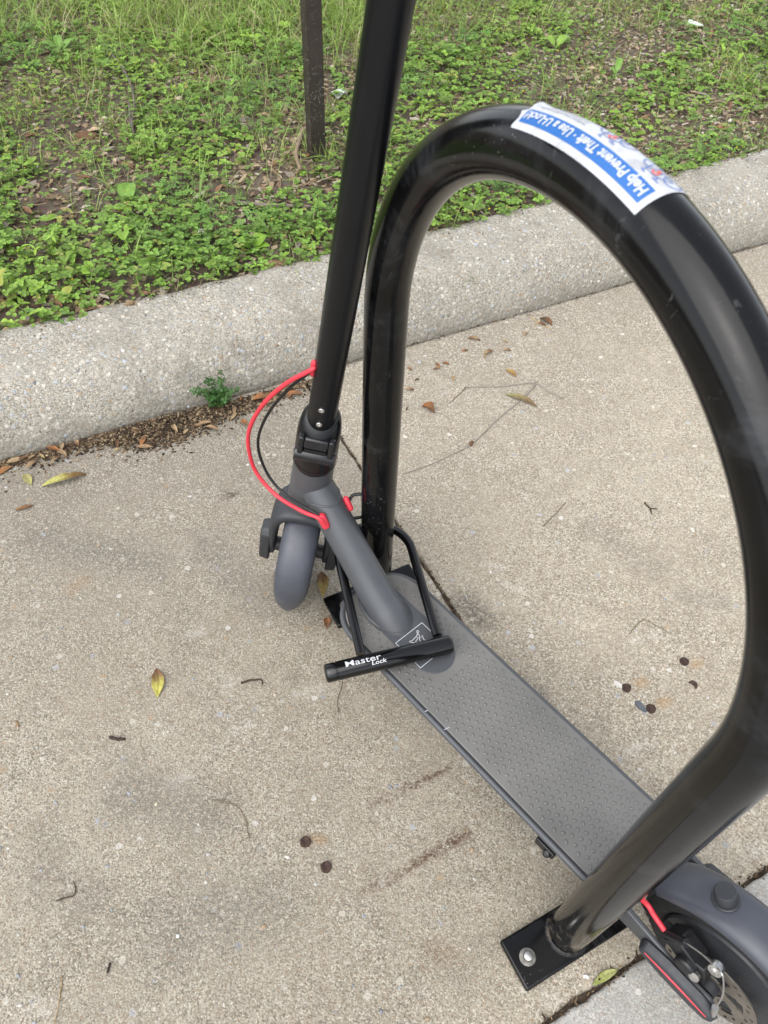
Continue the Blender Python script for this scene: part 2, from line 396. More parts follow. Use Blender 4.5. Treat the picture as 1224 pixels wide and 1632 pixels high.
# verge ground: uneven soil rising gently from the back of the kerb
def vz(a, q):
    # a along, q behind the kerb back edge
    b = 0.118 + 0.02 * min(q, 3) * 0.7 + 0.012 * mnoise.noise(Vector((a * 2.5, q * 2.5, 0))) + 0.006 * mnoise.noise(Vector((a * 9, q * 9, 4)))
    return b
ga = np.concatenate([[-60, -20, -8, -4], np.arange(-2.4, 4.2, 0.03), [6, 10, 25, 60]]); gq = np.concatenate([np.arange(-0.006, 3.2, 0.03), [3.6, 5, 9, 25, 90]])
vm = MB(); vs = []; nq = len(gq)
for a in ga:
    for q in gq: vs.append(kp(a, 0.242 + q, vz(a, q) + 0.004 * mnoise.noise(Vector((a * 30, q * 30, 7)))))
fs = [(i * nq + j, (i + 1) * nq + j, (i + 1) * nq + j + 1, i * nq + j + 1) for i in range(len(ga) - 1) for j in range(nq - 1)]
vm.add(vs, fs); struct(vm.build('verge_soil', M['soil'], smooth=180))

# ------------------------------------------------------------------ scatter: many small pieces in one mesh (ground cover nobody could count)
def scatter(name, tmpl, mats4, cols, mat, parent=None, smooth=False):
    """tmpl: list of (verts Nx3, faces list of equal-length loops, shade per vert); mats4: list of (template index, 4x4); cols: Nx3"""
    V = []; Fl = []; Fs = []; C = []; base = 0
    idx = np.array([m[0] for m in mats4]); MM = np.array([m[1] for m in mats4]); cols = np.asarray(cols)
    for ti, (tv, tf, ts) in enumerate(tmpl):
        sel = np.where(idx == ti)[0]
        if len(sel) == 0: continue
        tv = np.asarray(tv); n = len(tv); ts = np.asarray(ts)
        w = np.einsum('kij,nj->kni', MM[sel][:, :3, :3], tv) + MM[sel][:, None, :3, 3]
        V.append(w.reshape(-1, 3)); C.append(np.clip(cols[sel][:, None, :] * ts[None, :, None], 0, 1).reshape(-1, 3))
        for ln in sorted(set(len(f) for f in tf)):
            ff = np.array([f for f in tf if len(f) == ln])
            g = (ff[None] + (np.arange(len(sel)) * n)[:, None, None]) + base
            Fl.append(g.reshape(-1)); Fs.append(np.full(len(sel) * len(ff), ln))
        base += n * len(sel)
    V = np.concatenate(V); Fl = np.concatenate(Fl); Fs = np.concatenate(Fs); C = np.concatenate(C)
    me = bpy.data.meshes.new(name); me.vertices.add(len(V)); me.vertices.foreach_set('co', V.astype(np.float32).ravel())
    me.loops.add(len(Fl)); me.loops.foreach_set('vertex_index', Fl.astype(np.int32))
    me.polygons.add(len(Fs)); me.polygons.foreach_set('loop_start', np.concatenate([[0], np.cumsum(Fs)[:-1]]).astype(np.int32))
    me.polygons.foreach_set('use_smooth', np.full(len(Fs), smooth))
    me.update(calc_edges=True); me.validate()
    at = me.color_attributes.new('tint', 'FLOAT_COLOR', 'POINT')
    at.data.foreach_set('color', np.concatenate([C, np.ones((len(C), 1))], 1).astype(np.float32).ravel())
    me.materials.append(mat); o = bpy.data.objects.new(name, me); COL.objects.link(o)
    if parent: o.parent = parent
    return o
def mat4(loc, rz, tilt_ax, tilt, s):
    m = Matrix.Translation(loc) @ Matrix.Rotation(tilt, 4, (math.cos(tilt_ax), math.sin(tilt_ax), 0)) @ Matrix.Rotation(rz, 4, 'Z')
    if hasattr(s, '__len__'): m = m @ Matrix.Diagonal((*s, 1))
    else: m = m @ Matrix.Scale(s, 4)
    return np.array(m)

# --- aggregate stones in the kerb and flakes in the paving
ico_v = []; ph = (1 + 5 ** .5) / 2
for a, b in ((-1, ph), (1, ph), (-1, -ph), (1, -ph)): ico_v.append((a, b, 0))
for a, b in ((-1, ph), (1, ph), (-1, -ph), (1, -ph)): ico_v.append((0, a, b))
for a, b in ((ph, -1), (ph, 1), (-ph, -1), (-ph, 1)): ico_v.append((a, 0, b))
ico_v = np.array(ico_v) / math.sqrt(1 + ph * ph)
ico_f = [(0, 11, 5), (0, 5, 1), (0, 1, 7), (0, 7, 10), (0, 10, 11), (1, 5, 9), (5, 11, 4), (11, 10, 2), (10, 7, 6), (7, 1, 8), (3, 9, 4), (3, 4, 2), (3, 2, 6), (3, 6, 8), (3, 8, 9), (4, 9, 5), (2, 4, 11), (6, 2, 10), (8, 6, 7), (9, 8, 1)]
stones_t = []
for k in range(6):
    j = ico_v * (1 + 0.35 * (rng.random((12, 1)) - 0.5)); stones_t.append((j, ico_f, np.ones(12)))
STC = np.array([(0.62, 0.59, 0.53), (0.72, 0.7, 0.66), (0.33, 0.35, 0.38), (0.42, 0.45, 0.49), (0.4, 0.3, 0.2), (0.5, 0.44, 0.35), (0.24, 0.24, 0.25), (0.52, 0.5, 0.46)])
ms = []; cs = []
for i in range(9000):
    a = random.uniform(-1.2, 2.1); u = random.betavariate(1.6, 1.3); p, z, nn = kprof(u)
    dens = 0.42 + 1.5 * mnoise.noise(Vector((a * 4, u * 3, 2)))
    if random.random() > dens: continue
    w = 0.006 * mnoise.noise(Vector((a * 2.2, p * 6, 1.7))) + 0.0022 * mnoise.noise(Vector((a * 14, p * 30, z * 30)))
    N = (KN * nn[0] + Vector((0, 0, nn[1]))).normalized()
    s = 0.0011 + 0.0048 * random.random() ** 4.2
    loc = kp(a, p + w, z + (w * 0.8 if z > 0.01 else 0)) - N * s * 0.22
    q = N.to_track_quat('Z', 'Y').to_matrix().to_4x4()
    m = Matrix.Translation(loc) @ q @ Matrix.Rotation(random.uniform(0, 6.3), 4, 'Z') @ Matrix.Diagonal((s * random.uniform(0.9, 1.5), s * random.uniform(0.7, 1.1), s * 0.42, 1))
    ms.append((random.randrange(6), np.array(m))); cs.append(STC[random.choice((0, 1, 2, 3, 3, 4, 5, 5, 6, 7, 7))] * random.uniform(0.65, 1.05))
tag(scatter('aggregate', stones_t, ms, cs, M['stone'], kerb, True), kind='stuff')
ms = []; cs = []
for i in range(1500):
    px, py = random.uniform(-100, 1330), random.uniform(560, 1700)
    g = gp(px, py); a, p = to_k(g)
    if p > -0.01 or abs(p - eline(a)) < 0.012 or abs(a - cline(p)) < 0.012: continue
    if p < eline(a) and random.random() < 0.75: continue
    s = 0.0007 + 0.0032 * random.random() ** 6
    top = 0.004 if p < eline(a) else 0.0008
    ms.append((random.randrange(6), mat4(Vector((g.x, g.y, top)), random.uniform(0, 6.3), 0, 0, (s * random.uniform(0.9, 1.6), s * random.uniform(.6, 1), 0.0009))))
    cs.append(STC[random.choice((0, 1, 2, 3, 4, 5, 7, 5))] * random.uniform(0.6, 1.0))
tag(scatter('aggregate', stones_t, ms, cs, M['stone'], pavement, True), kind='stuff')

# --- leaf templates
def leaflet(L, W, ang, cup=0.15, x0=0.0, n=4, notch=0.0):
    """heart/oval leaflet from the origin outwards, folded along its midrib; quads each side"""
    v = [(x0, 0, 0)]; f = []; s = [0.8]
    for i in range(1, n + 1):
        t = i / n; w = W / 2 * math.sin(math.pi * min(0.97, t ** 0.85 * 0.93 + 0.03)) ** 0.75
        x = x0 + L * t; zz = cup * L * (-(t - 0.5) ** 2 + 0.25)
        if i == n: w = W * 0.16; 
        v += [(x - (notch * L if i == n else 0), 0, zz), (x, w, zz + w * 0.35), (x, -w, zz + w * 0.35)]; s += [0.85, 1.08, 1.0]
    f += [(0, 2, 1), (0, 1, 3)]
    for i in range(n - 1):
        b = 1 + 3 * i; f += [(b, b + 1, b + 4, b + 3), (b, b + 3, b + 5, b + 2)]
    c, sn = math.cos(ang), math.sin(ang)
    return [(x * c - y * sn, x * sn + y * c, z) for x, y, z in v], f, s
def merge(parts):
    V = []; Fa = []; S = []
    for v, f, s in parts:
        b = len(V); V += v; S += s; Fa += [tuple(i + b for i in q) for q in f]
    return V, Fa, S
clover_t = []
for k in range(5):
    ps = []
    for j in range(3):
        ps.append(leaflet(1.0, 0.9 + 0.12 * random.random(), 2 * math.pi * j / 3 + random.uniform(-.2, .2), random.uniform(-0.25, 0.3), 0.04, 3, 0.1))
    v, f, s = merge(ps)
    b = len(v); lean = random.uniform(-.6, .6)
    v += [(0.03, 0, 0), (-0.03, 0, 0), (lean, 0.2, -2.2), (lean - .05, 0.2, -2.2)]; f += [(b, b + 1, b + 3, b + 2)]; s += [0.8, 0.8, 0.6, 0.6]
    clover_t.append((v, f, s))
for k in range(3):      # small pinnate sprays
    ps = []
    for j in range(3):
        for sg in (-1, 1):
            v, f, s_ = leaflet(0.62, 0.4, sg * (0.9 + 0.1 * j), 0.1, 0.05, 3); ps.append(([(x + 0.5 * j - 0.6, y, z + 0.1 * j) for x, y, z in v], f, s_))
    v, f, s_ = leaflet(0.7, 0.42, 0.0, 0.1, 0.05, 3); ps.append(([(x + 0.9, y, z + 0.3) for x, y, z in v], f, s_))
    clover_t.append(merge(ps))
for k in range(2):      # round single leaves and strap leaves
    clover_t.append(merge([leaflet(1.5, 1.25 if k == 0 else 0.5, 0.3, 0.3, 0.0, 4), leaflet(1.2, 1.1 if k == 0 else 0.42, 2.4, 0.2, 0.0, 4)] + ([leaflet(1.6, 0.46, 4.1, 0.3, 0.0, 4)] if k else [])))
def blade(n=4, bend=0.5):
    v = []; f = []; s = []
    for i in range(n + 1):
        t = i / n; w = 0.5 * (1 - t ** 2.2) + 0.02
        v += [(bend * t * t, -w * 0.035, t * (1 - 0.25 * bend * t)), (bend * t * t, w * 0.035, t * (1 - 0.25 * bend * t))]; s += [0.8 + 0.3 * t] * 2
    f = [(2 * i, 2 * i + 1, 2 * i + 3, 2 * i + 2) for i in range(n)]
    return v, f, s
blade_t = [blade(4, b) for b in (0.15, 0.4, 0.75, 1.1)]
def chip_t(k):
    r = random.Random(k); v = []
    for z in (-0.5, 0.5):
        for x, y in ((-.5, -.35), (.45, -.5), (.5, .4), (-.4, .5)):
            v.append((x + r.uniform(-.15, .15), y + r.uniform(-.2, .2), z + r.uniform(-.25, .25)))
    return v, [(3, 2, 1, 0), (4, 5, 6, 7), (0, 1, 5, 4), (1, 2, 6, 5), (2, 3, 7, 6), (3, 0, 4, 7)], [0.85] * 4 + [1.05] * 4
chips_t = [chip_t(k) for k in range(8)]
def dleaf_t(k):
    r = random.Random(k); v = []; f = []; s = []
    n = 5; cu = r.uniform(-0.6, 0.6); tw = r.uniform(-.5, .5)
    for i in range(n + 1):
        t = i / n; w = 0.19 * math.sin(math.pi * min(0.96, max(0.05, t))) ** 0.8; z = cu * (t - .5) ** 2 + 0.05 * r.uniform(-1, 1)
        v += [(t - .5, -w, z + w * 0.5 + tw * w * (t - .5)), (t - .5, 0, z), (t - .5, w, z + w * 0.5 - tw * w * (t - .5))]; s += [1.05, .8, .95]
    for i in range(n):
        b = 3 * i; f += [(b, b + 1, b + 4, b + 3), (b + 1, b + 2, b + 5, b + 4)]
    return v, f, s
dleaf = [dleaf_t(k) for k in range(6)]

# --- where the verge is bare mulch, in photograph pixels (a pixel on the soil = a place)
BARE = [(440, 300, 110, 60), (480, 215, 60, 55), (90, 320, 100, 38), (30, 505, 70, 26), (150, 480, 75, 26), (425, 418, 60, 22), (150, 215, 50, 26), (960, 130, 90, 34), (1060, 80, 130, 60),
        (1150, 190, 110, 50), (1010, 215, 150, 38), (880, 205, 90, 24), (520, 160, 22, 40), (380, 350, 50, 22), (1120, 30, 100, 40), (800, 95, 30, 18), (690, 200, 60, 20), (330, 120, 40, 20), (215, 265, 60, 20), (560, 130, 30, 60)]
GRASS = [(330, 30, 190, 60, 1.0), (560, 30, 80, 60, 1.0), (370, 150, 110, 50, .7), (60, 30, 110, 50, .5), (100, 150, 70, 35, .5), (10, 215, 40, 40, .6), (440, 190, 80, 40, .5), (720, 40, 80, 50, .6), (860, 20, 90, 40, .5), (1170, 130, 40, 30, .7), (500, 255, 30, 14, 0.9), (230, 220, 70, 40, .35), (1000, 20, 120, 30, 0.4)]
def bare_at(px, py):
    b = 0.0
    for (x, y, rx, ry) in BARE:
        b = max(b, math.exp(-(((px - x) / rx) ** 2 + ((py - y) / ry) ** 2)))
    return b
def grass_at(px, py):
    return max(w * math.exp(-(((px - x) / rx) ** 2 + ((py - y) / ry) ** 2)) for (x, y, rx, ry, w) in GRASS)
def verge_pt(amin=-2.4, amax=4.2, qmax=2.7):
    a = random.uniform(amin, amax); q = random.random() * (qmax + 0.03) - 0.012 - 0.02 * random.random()
    g = kp(a, 0.242 + q, vz(a, q)); x, y = to_px(np.array(g)); return a, q, g, float(x), float(y)

SGRP = None
ms = []; cs = []
while len(ms) < 72000:
    a, q, g, x, y = verge_pt()
    if x < -800 or x > 2200: continue
    b = bare_at(x, y); n = mnoise.noise(Vector((a * 4.2, q * 4.2, 11))) * 0.5 + mnoise.noise(Vector((a * 13, q * 13, 5))) * 0.35
    d = 0.72 + 0.7 * n - 0.56 * b - 0.25 * grass_at(x, y)
    if y > 350: d += 0.22
    if random.random() > d: continue
    s = random.uniform(0.004, 0.0075) if mnoise.noise(Vector((a * 2.1, q * 2.1, 61))) > 0.12 else random.uniform(0.0065, 0.0135)
    h = random.uniform(0.008, 0.038) * (1.15 if d > .7 else 0.7)
    tone = mnoise.noise(Vector((a * 3, q * 3, 31))) * 0.5 + 0.5
    c0 = np.array((0.125, 0.265, 0.042)) * (1 - tone) + np.array((0.295, 0.46, 0.072)) * tone
    c0 = c0 * random.uniform(0.5, 1.3)
    if random.random() < 0.05: c0 = np.array((0.3, 0.34, 0.08))
    kk_ = random.randrange(5)
    sp_ = mnoise.noise(Vector((a * 3.3, q * 3.3, 91)))
    if sp_ > 0.18 and random.random() < 0.75: kk_ = 5 + random.randrange(3); c0 = c0 * np.array((0.85, 0.95, 1.2)); s *= 1.1
    elif random.random() < 0.035: kk_ = 8 + random.randrange(2); s *= random.uniform(1.0, 1.7); c0 = c0 * np.array((1.15, 1.1, 0.9)); h += 0.006
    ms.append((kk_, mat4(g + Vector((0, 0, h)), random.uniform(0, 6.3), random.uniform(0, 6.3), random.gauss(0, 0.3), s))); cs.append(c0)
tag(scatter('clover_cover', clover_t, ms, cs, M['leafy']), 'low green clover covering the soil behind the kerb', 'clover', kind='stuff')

ms = []; cs = []; tries = 0
def add_blade(g, L, c0, wid, tilt=0.45):
    ms.append((random.randrange(4), mat4(g, random.uniform(0, 6.3), random.uniform(0, 6.3), random.gauss(0, tilt), (L, L * wid, L)))); cs.append(c0)
while len(ms) < 40000:
    a, q, g, x, y = verge_pt()
    if x < -800 or x > 2200: continue
    w = grass_at(x, y) if y > -60 else 0.45 + 0.4 * mnoise.noise(Vector((a * 2, q * 2, 77)))
    if random.random() > w * 0.95 + 0.08: continue
    n = random.randint(3, 9)
    for k in range(n):
        gg = g + Vector((random.gauss(0, .009), random.gauss(0, .009), -0.003))
        dry = random.random()
        c0 = np.array((0.46, 0.4, 0.24)) if dry < 0.15 else np.array((0.265, 0.40, 0.095)) * random.uniform(.5, 1.35) + np.array((0.05, 0.03, 0)) * random.random()
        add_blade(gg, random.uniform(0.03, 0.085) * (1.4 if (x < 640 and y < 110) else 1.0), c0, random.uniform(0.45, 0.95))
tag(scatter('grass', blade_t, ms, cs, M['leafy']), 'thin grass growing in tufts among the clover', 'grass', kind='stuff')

ms = []; cs = []
CH = np.array([(0.25, 0.18, 0.12), (0.36, 0.27, 0.18), (0.16, 0.115, 0.08), (0.44, 0.36, 0.26), (0.3, 0.26, 0.215), (0.52, 0.45, 0.35), (0.58, 0.54, 0.46)])
while len(ms) < 20000:
    a, q, g, x, y = verge_pt()
    if x < -800 or x > 2200: continue
    b = bare_at(x, y)
    if random.random() > 0.3 + 0.7 * b: continue
    right = x > 800 and y < 300
    L = random.uniform(0.005, 0.02) * (1.5 if random.random() < 0.08 else 1.0) * (0.8 if right else 1); W = L * random.uniform(0.25, 0.7); H = random.uniform(0.002, 0.005)
    ci = random.choice((1, 3, 5, 6, 3, 0)) if right else random.choice((0, 0, 1, 2, 2, 4, 3, 1, 5))
    ms.append((random.randrange(8), mat4(g + Vector((0, 0, random.uniform(0.001, 0.006))), random.uniform(0, 6.3), random.uniform(0, 6.3), random.gauss(0, 0.3), (L, W, H)))); cs.append(CH[ci] * random.uniform(.7, 1.2))
for i in range(15000):
    a, q, g, x, y = verge_pt()
    L = random.uniform(0.012, 0.05)
    ms.append((random.randrange(8), mat4(g + Vector((0, 0, random.uniform(0.001, 0.012))), random.uniform(0, 6.3), random.uniform(0, 6.3), random.gauss(0, 0.22), (L, 0.0013, 0.001)))); cs.append(np.array((0.42, 0.34, 0.22)) * random.uniform(.5, 1.25))
tag(scatter('wood_mulch', chips_t, ms, cs, M['dry']), 'brown chipped wood mulch between the clover', 'mulch', kind='stuff')

ms = []; cs = []
DL = np.array([(0.34, 0.24, 0.15), (0.45, 0.35, 0.24), (0.24, 0.16, 0.11), (0.42, 0.38, 0.32), (0.3, 0.17, 0.1)])
while len(ms) < 1500:
    a, q, g, x, y = verge_pt()
    if x < -800 or x > 2200: continue
    if random.random() > 0.25 + 0.75 * bare_at(x, y): continue
    L = random.uniform(0.02, 0.042)
    ms.append((random.randrange(6), mat4(g + Vector((0, 0, random.uniform(0.004, 0.012))), random.uniform(0, 6.3), random.uniform(0, 6.3), random.gauss(0, 0.35), L))); cs.append(DL[random.randrange(5)] * random.uniform(.7, 1.25))
tag(scatter('leaf_litter', dleaf, ms, cs, M['dry']), 'small dead leaves lying in the mulch of the verge', 'leaf litter', kind='stuff')

ms = []; cs = []
while len(ms) < 420:
    a, q, g, x, y = verge_pt(qmax=2.2)
    if x < -200 or x > 1450 or bare_at(x, y) > 0.5: continue
    if random.random() > 0.5 + mnoise.noise(Vector((a * 5, q * 5, 51))): continue
    ms.append((random.randrange(6), mat4(g + Vector((0, 0, random.uniform(0.02, 0.034))), 0, 0, 0, random.uniform(0.0016, 0.003)))); cs.append(np.array((0.65, 0.5, 0.03)))
tag(scatter('clover_blossom', stones_t, ms, cs, M['leafy'], smooth=True), 'tiny yellow blossoms dotted over the clover', 'flowers', kind='stuff')

# ------------------------------------------------------------------ metal / paint / plastic materials
def black_paint(name, base, rough, scr=0.5, dust=True):
    t = NT(name); co_ = t.co()
    n1 = t.noise(7, 5, 0.6); 
    c = t.mix(t.mrange(n1, 0.35, 0.7), base, tuple(x * 1.5 + 0.002 for x in base))
    cl = t.mrange(t.noise(5.5, 6, 0.72, dist=1.0), 0.5, 0.72)
    c = t.mix(t.math('MULTIPLY', cl, 0.22), c, (0.11, 0.115, 0.125))
    st = t.noise(34, 5, 0.75, vec=t.scl(co_, 1.0, 1.0, 0.25), dist=2.2)
    scm = t.math('MULTIPLY', t.mrange(st, 0.620, 0.65), t.mrange(t.noise(3.4, 3), 0.46, 0.62))
    c = t.mix(t.math('MULTIPLY', scm, scr * 0.5), c, (0.12, 0.12, 0.12))
    sp = t.vor(210, 'Distance'); spm = t.math('MULTIPLY', t.mrange(sp, 0.16, 0.08), t.mrange(t.noise(9, 4), 0.54, 0.66))
    c = t.mix(t.math('MULTIPLY', spm, 0.4), c, (0.32, 0.3, 0.27))
    if dust:
        z = t.n.new('ShaderNodeSeparateXYZ'); t.lk(co_, z.inputs[0])
        sc2 = t.noise(55, 6, 0.8, vec=t.scl(co_, 1.0, 1.0, 1.6), dist=3.0)
        scuff = t.math('MULTIPLY', t.math('MULTIPLY', t.seg((0, 0, 0.08), (0, 0, 0.26), 0.04, 0.12), t.mrange(sc2, 0.6, 0.645)), t.mrange(t.noise(16, 3), 0.42, 0.58))
        c = t.mix(t.math('MULTIPLY', scuff, 0.5), c, (0.3, 0.29, 0.27))
        lowm = t.math('MULTIPLY', t.math('MULTIPLY', t.mrange(z.outputs[2], 0.14, 0.02), t.mrange(z.outputs[2], 0.012, 0.02)), t.mrange(t.noise(70, 5, 0.75), 0.5, 0.66))
        c = t.mix(t.math('MULTIPLY', lowm, 0.45), c, (0.24, 0.2, 0.15))
    r = t.math('ADD', t.mrange(t.noise(11, 4), 0.3, 0.7, rough * 0.8, rough * 1.25), t.math('ADD', t.math('MULTIPLY', scm, 0.2), t.math('MULTIPLY', cl, 0.16)))
    nr = t.bump(t.noise(160, 2), 0.04, 0.001)
    return t.fin(c, r, nr, Specular_IOR_Level=0.3)
M['rack'] = black_paint('black_powder_coat', (0.002, 0.002, 0.0022), 0.13)
M['stem'] = plain('satin_black_anodised', (0.0045, 0.005, 0.0062), 0.32, var=0.1, vs=20, spec=0.3)
M['grey'] = plain('satin_grey_paint', (0.062, 0.066, 0.072), 0.42, var=0.13, vs=11, bump=0.02, bs=900)
M['fend'] = plain('blue_grey_plastic', (0.050, 0.054, 0.067), 0.36, var=0.16, vs=16)
M['dkgrey'] = plain('dark_grey_plastic', (0.026, 0.028, 0.032), 0.5, var=0.1)
M['blk'] = plain('black_plastic', (0.008, 0.008, 0.009), 0.4, var=0.2)
M['gloss'] = plain('gloss_black_plastic', (0.011, 0.011, 0.013), 0.25, var=0.15)
M['rub'] = plain('tyre_rubber', (0.012, 0.012, 0.012), 0.75, var=0.3, vs=40)
M['mat'] = plain('deck_rubber', (0.132, 0.128, 0.120), 0.5, var=0.2, vs=7, bump=0.05, bs=500)
M['red'] = plain('red_cable_sleeve', (0.62, 0.035, 0.055), 0.42, var=0.08)
M['lock'] = plain('glossy_black_vinyl', (0.0025, 0.0025, 0.0028), 0.09, var=0.3, vs=30, bump=0.12, bs=60)
M['steel'] = plain('bright_steel', (0.55, 0.54, 0.52), 0.32, 1.0, var=0.2, vs=200)
M['washer'] = plain('dull_galvanised', (0.2, 0.19, 0.17), 0.6, 0.6, var=0.4, vs=150)
M['disc'] = plain('brushed_disc_steel', (0.3, 0.27, 0.235), 0.45, 1.0, var=0.15, vs=80)
M['rustm'] = plain('rusty_steel', (0.05, 0.028, 0.02), 0.75, 0.3, var=0.6, vs=220, bump=0.7, bs=350)
M['white'] = plain('white_print', (0.5, 0.52, 0.55), 0.5, var=0.04)
M['silverp'] = plain('pale_grey_print', (0.52, 0.53, 0.54), 0.5, var=0.06)
M['blue'] = plain('blue_print', (0.02, 0.115, 0.36), 0.45, var=0.05)
M['darkprint'] = plain('dark_print', (0.12, 0.13, 0.16), 0.6, var=0.05)
M['redprint'] = plain('red_print', (0.7, 0.09, 0.06), 0.5, var=0.05)
M['blueline'] = plain('blue_line_print', (0.11, 0.18, 0.42), 0.5, var=0.05)
def brown_post():
    t = NT('dark_brown_painted_steel'); sp = t.vor(170, 'Distance'); z = t.n.new('ShaderNodeSeparateXYZ'); t.lk(t.co(), z.inputs[0])
    c = t.mix(t.mrange(t.noise(20, 4), .3, .7), (0.022, 0.015, 0.012), (0.034, 0.025, 0.02))
    k = t.math('MULTIPLY', t.mrange(sp, 0.26, 0.14), t.mrange(t.noise(30, 4), 0.42, 0.6)); k = t.math('MULTIPLY', k, t.mrange(z.outputs[2], 0.8, 0.0, 0.35, 1.0))
    return t.fin(t.mix(k, c, (0.33, 0.31, 0.28)), 0.55)
M['post'] = brown_post()

# ------------------------------------------------------------------ bike rack
rack = empty('bike_rack', RA, 0, 'black hoop bike rack of thick tube bolted to the pavement', 'bike rack')
RU = (RB - RA).normalized(); RL = (RB - RA).length; RR = 0.29545; ZC = 0.60778; PR = 0.02623; RN = RU.cross(Vector((0, 0, 1)))
path = [Vector((0, 0, 0.008 + (ZC - 0.008) * i / 20)) for i in range(20)]
for i in range(65):
    a = math.pi * i / 64; path.append(RU * (RL / 2 - RR * math.cos(a)) + Vector((0, 0, ZC + RR * math.sin(a))))
path += [RU * RL + Vector((0, 0, ZC - (ZC - 0.008) * i / 20)) for i in range(1, 21)]
m = MB(); m.tube(path, PR, 56); m.build('tube', M['rack'], rack, smooth=60)
PLA = R_(29.5); PU = Vector((math.cos(PLA), math.sin(PLA), 0)); PROT = Matrix.Rotation(PLA, 3, 'Z')
for base in (Vector((0, 0, 0)), RU * RL):
    m = MB(); m.box(base + Vector((0, 0, 0.0065)), (0.172, 0.064, 0.011), PROT); pl = m.build('base_plate', M['rack'], rack, bevel=0.003, bseg=3)
    m = MB(); m.lathe([(PR + 0.004, 0.0118), (PR + 0.0042, 0.0135), (PR + 0.002, 0.0165), (PR - 0.001, 0.018)], base, seg=40, cap=False); m.build('weld_bead', M['rack'], pl)
    for s in (-1, 1):
        q = base + PU * ((0.064 if base.length > 0.1 else 0.056) * s)
        m = MB(); m.lathe([(0.0108, 0.0122), (0.0108, 0.0133), (0.0098, 0.0136), (0.006, 0.0136)], q, seg=24); m.build('washer', M['washer'], pl); m = MB()
        m.lathe([(0.0062, 0.0143), (0.0062, 0.019), (0.0055, 0.0205), (0.003, 0.0212)], q, seg=20); m.build('anchor_bolt', M['steel'], pl)

def on_rack(al, ph, off):
    rad = -math.cos(al) * RU + math.sin(al) * Vector((0, 0, 1))
    c = RU * (RL / 2) + Vector((0, 0, ZC))
    return c + rad * (RR + (PR + off) * math.cos(ph)) + RN * ((PR + off) * math.sin(ph))
A0, A1_, PH0, PH1 = R_(100.2), R_(75), R_(52), R_(-58)      # reading direction: A0 -> A1; letter tops towards PH0
def stk(u, v, off):                                          # u 0..1 reading direction, v 0 bottom .. 1 top
    return on_rack(A0 + (A1_ - A0) * u, PH1 + (PH0 - PH1) * v, off)
def wrap_patch(u0, u1, v0, v1, off, nu=24, nv=12, edge=None):
    vs = []; fs = []
    for i in range(nu + 1):
        for j in range(nv + 1):
            u = u0 + (u1 - u0) * i / nu; v = v0 + (v1 - v0) * j / nv; o2 = off
            if edge: u, v, o2 = edge(u, v, off)
            vs.append(stk(u, v, o2))
    for i in range(nu):
        for j in range(nv): fs.append((i * (nv + 1) + j, (i + 1) * (nv + 1) + j, (i + 1) * (nv + 1) + j + 1, i * (nv + 1) + j + 1))
    return MB().add(vs, fs)
def torn(u, v, off):
    if u > 0.93 and 0.25 < v < 0.78:      # lifted, torn corner
        off = off + 0.0022 * ((u - 0.93) / 0.07) * (0.5 + 0.5 * math.sin(v * 17))
    if u > 0.99: u -= 0.006 * (1 + math.sin(v * 31))
    return u, v, off
sticker = wrap_patch(0, 1, 0, 1, 0.0005, 40, 20, torn).build('sticker', M['white'], rack, smooth=180)
sticker['label'] = 'white and blue theft warning sticker on the hoop'
def sticker_mat():
    t = NT('worn_white_vinyl'); c = t.mix(t.mrange(t.noise(40, 5, 0.7), 0.46, 0.7), (0.5, 0.515, 0.55), (0.36, 0.365, 0.38))
    c = t.mix(t.math('MULTIPLY', t.mrange(t.noise(130, 5, 0.75), 0.62, 0.7), 0.5), c, (0.2, 0.2, 0.21)); return t.fin(c, 0.4, t.bump(t.noise(30, 3), 0.3, 0.002))
sticker.data.materials[0] = sticker_mat()
wrap_patch(0.035, 0.965, 0.66, 0.90, 0.00085, 30, 6, torn).build('blue_band', M['blue'], sticker, smooth=180)

def text_mesh(body, size, offset=0.0, shear=0.0):
    cu = bpy.data.curves.new('text', 'FONT'); cu.body = body; cu.size = size; cu.offset = offset; cu.shear = shear; cu.resolution_u = 3
    o = bpy.data.objects.new('text', cu); COL.objects.link(o); dg = bpy.context.evaluated_depsgraph_get(); dg.update()
    me = bpy.data.meshes.new_from_object(o.evaluated_get(dg)); vs = [Vector(v.co) for v in me.vertices]; fs = [tuple(p.vertices) for p in me.polygons]
    bpy.data.objects.remove(o); bpy.data.curves.remove(cu); bpy.data.meshes.remove(me)
    # subdivide long triangles so that the lettering can wrap
    bm = bmesh.new(); bv = [bm.verts.new(v) for v in vs]
    for f in fs:
        try: bm.faces.new([bv[i] for i in f])
        except ValueError: pass
    bmesh.ops.triangulate(bm, faces=bm.faces[:])
    for it in range(2):
        bmesh.ops.subdivide_edges(bm, edges=bm.edges[:], cuts=1, use_grid_fill=True)
        bmesh.ops.triangulate(bm, faces=bm.faces[:])
    bm.verts.index_update(); vs = [v.co.copy() for v in bm.verts]; fs = [tuple(v.index for v in f.verts) for f in bm.faces]; bm.free()
    xs = [v.x for v in vs]; return vs, fs, min(xs), max(xs)
def wrap_text(body, u0, u1, v0, v1, off, mat, name, bold=0.0):
    vs, fs, x0, x1 = text_mesh(body, 1.0, bold)
    out = [stk(u0 + (u1 - u0) * (v.x - x0) / (x1 - x0), v0 + (v1 - v0) * v.y / 0.73, off) for v in vs]
    return MB().add(out, fs).build(name, mat, sticker, smooth=180)
wrap_text('Help Prevent Theft \u00b7 Use a U-Lock!', 0.055, 0.95, 0.712, 0.85, 0.0012, M['white'], 'lettering', 0.03)
lines = ['We want you to keep your bike. Lock the frame', 'and a wheel to the rack with a U-lock.', 'and keep it in a busy place.']
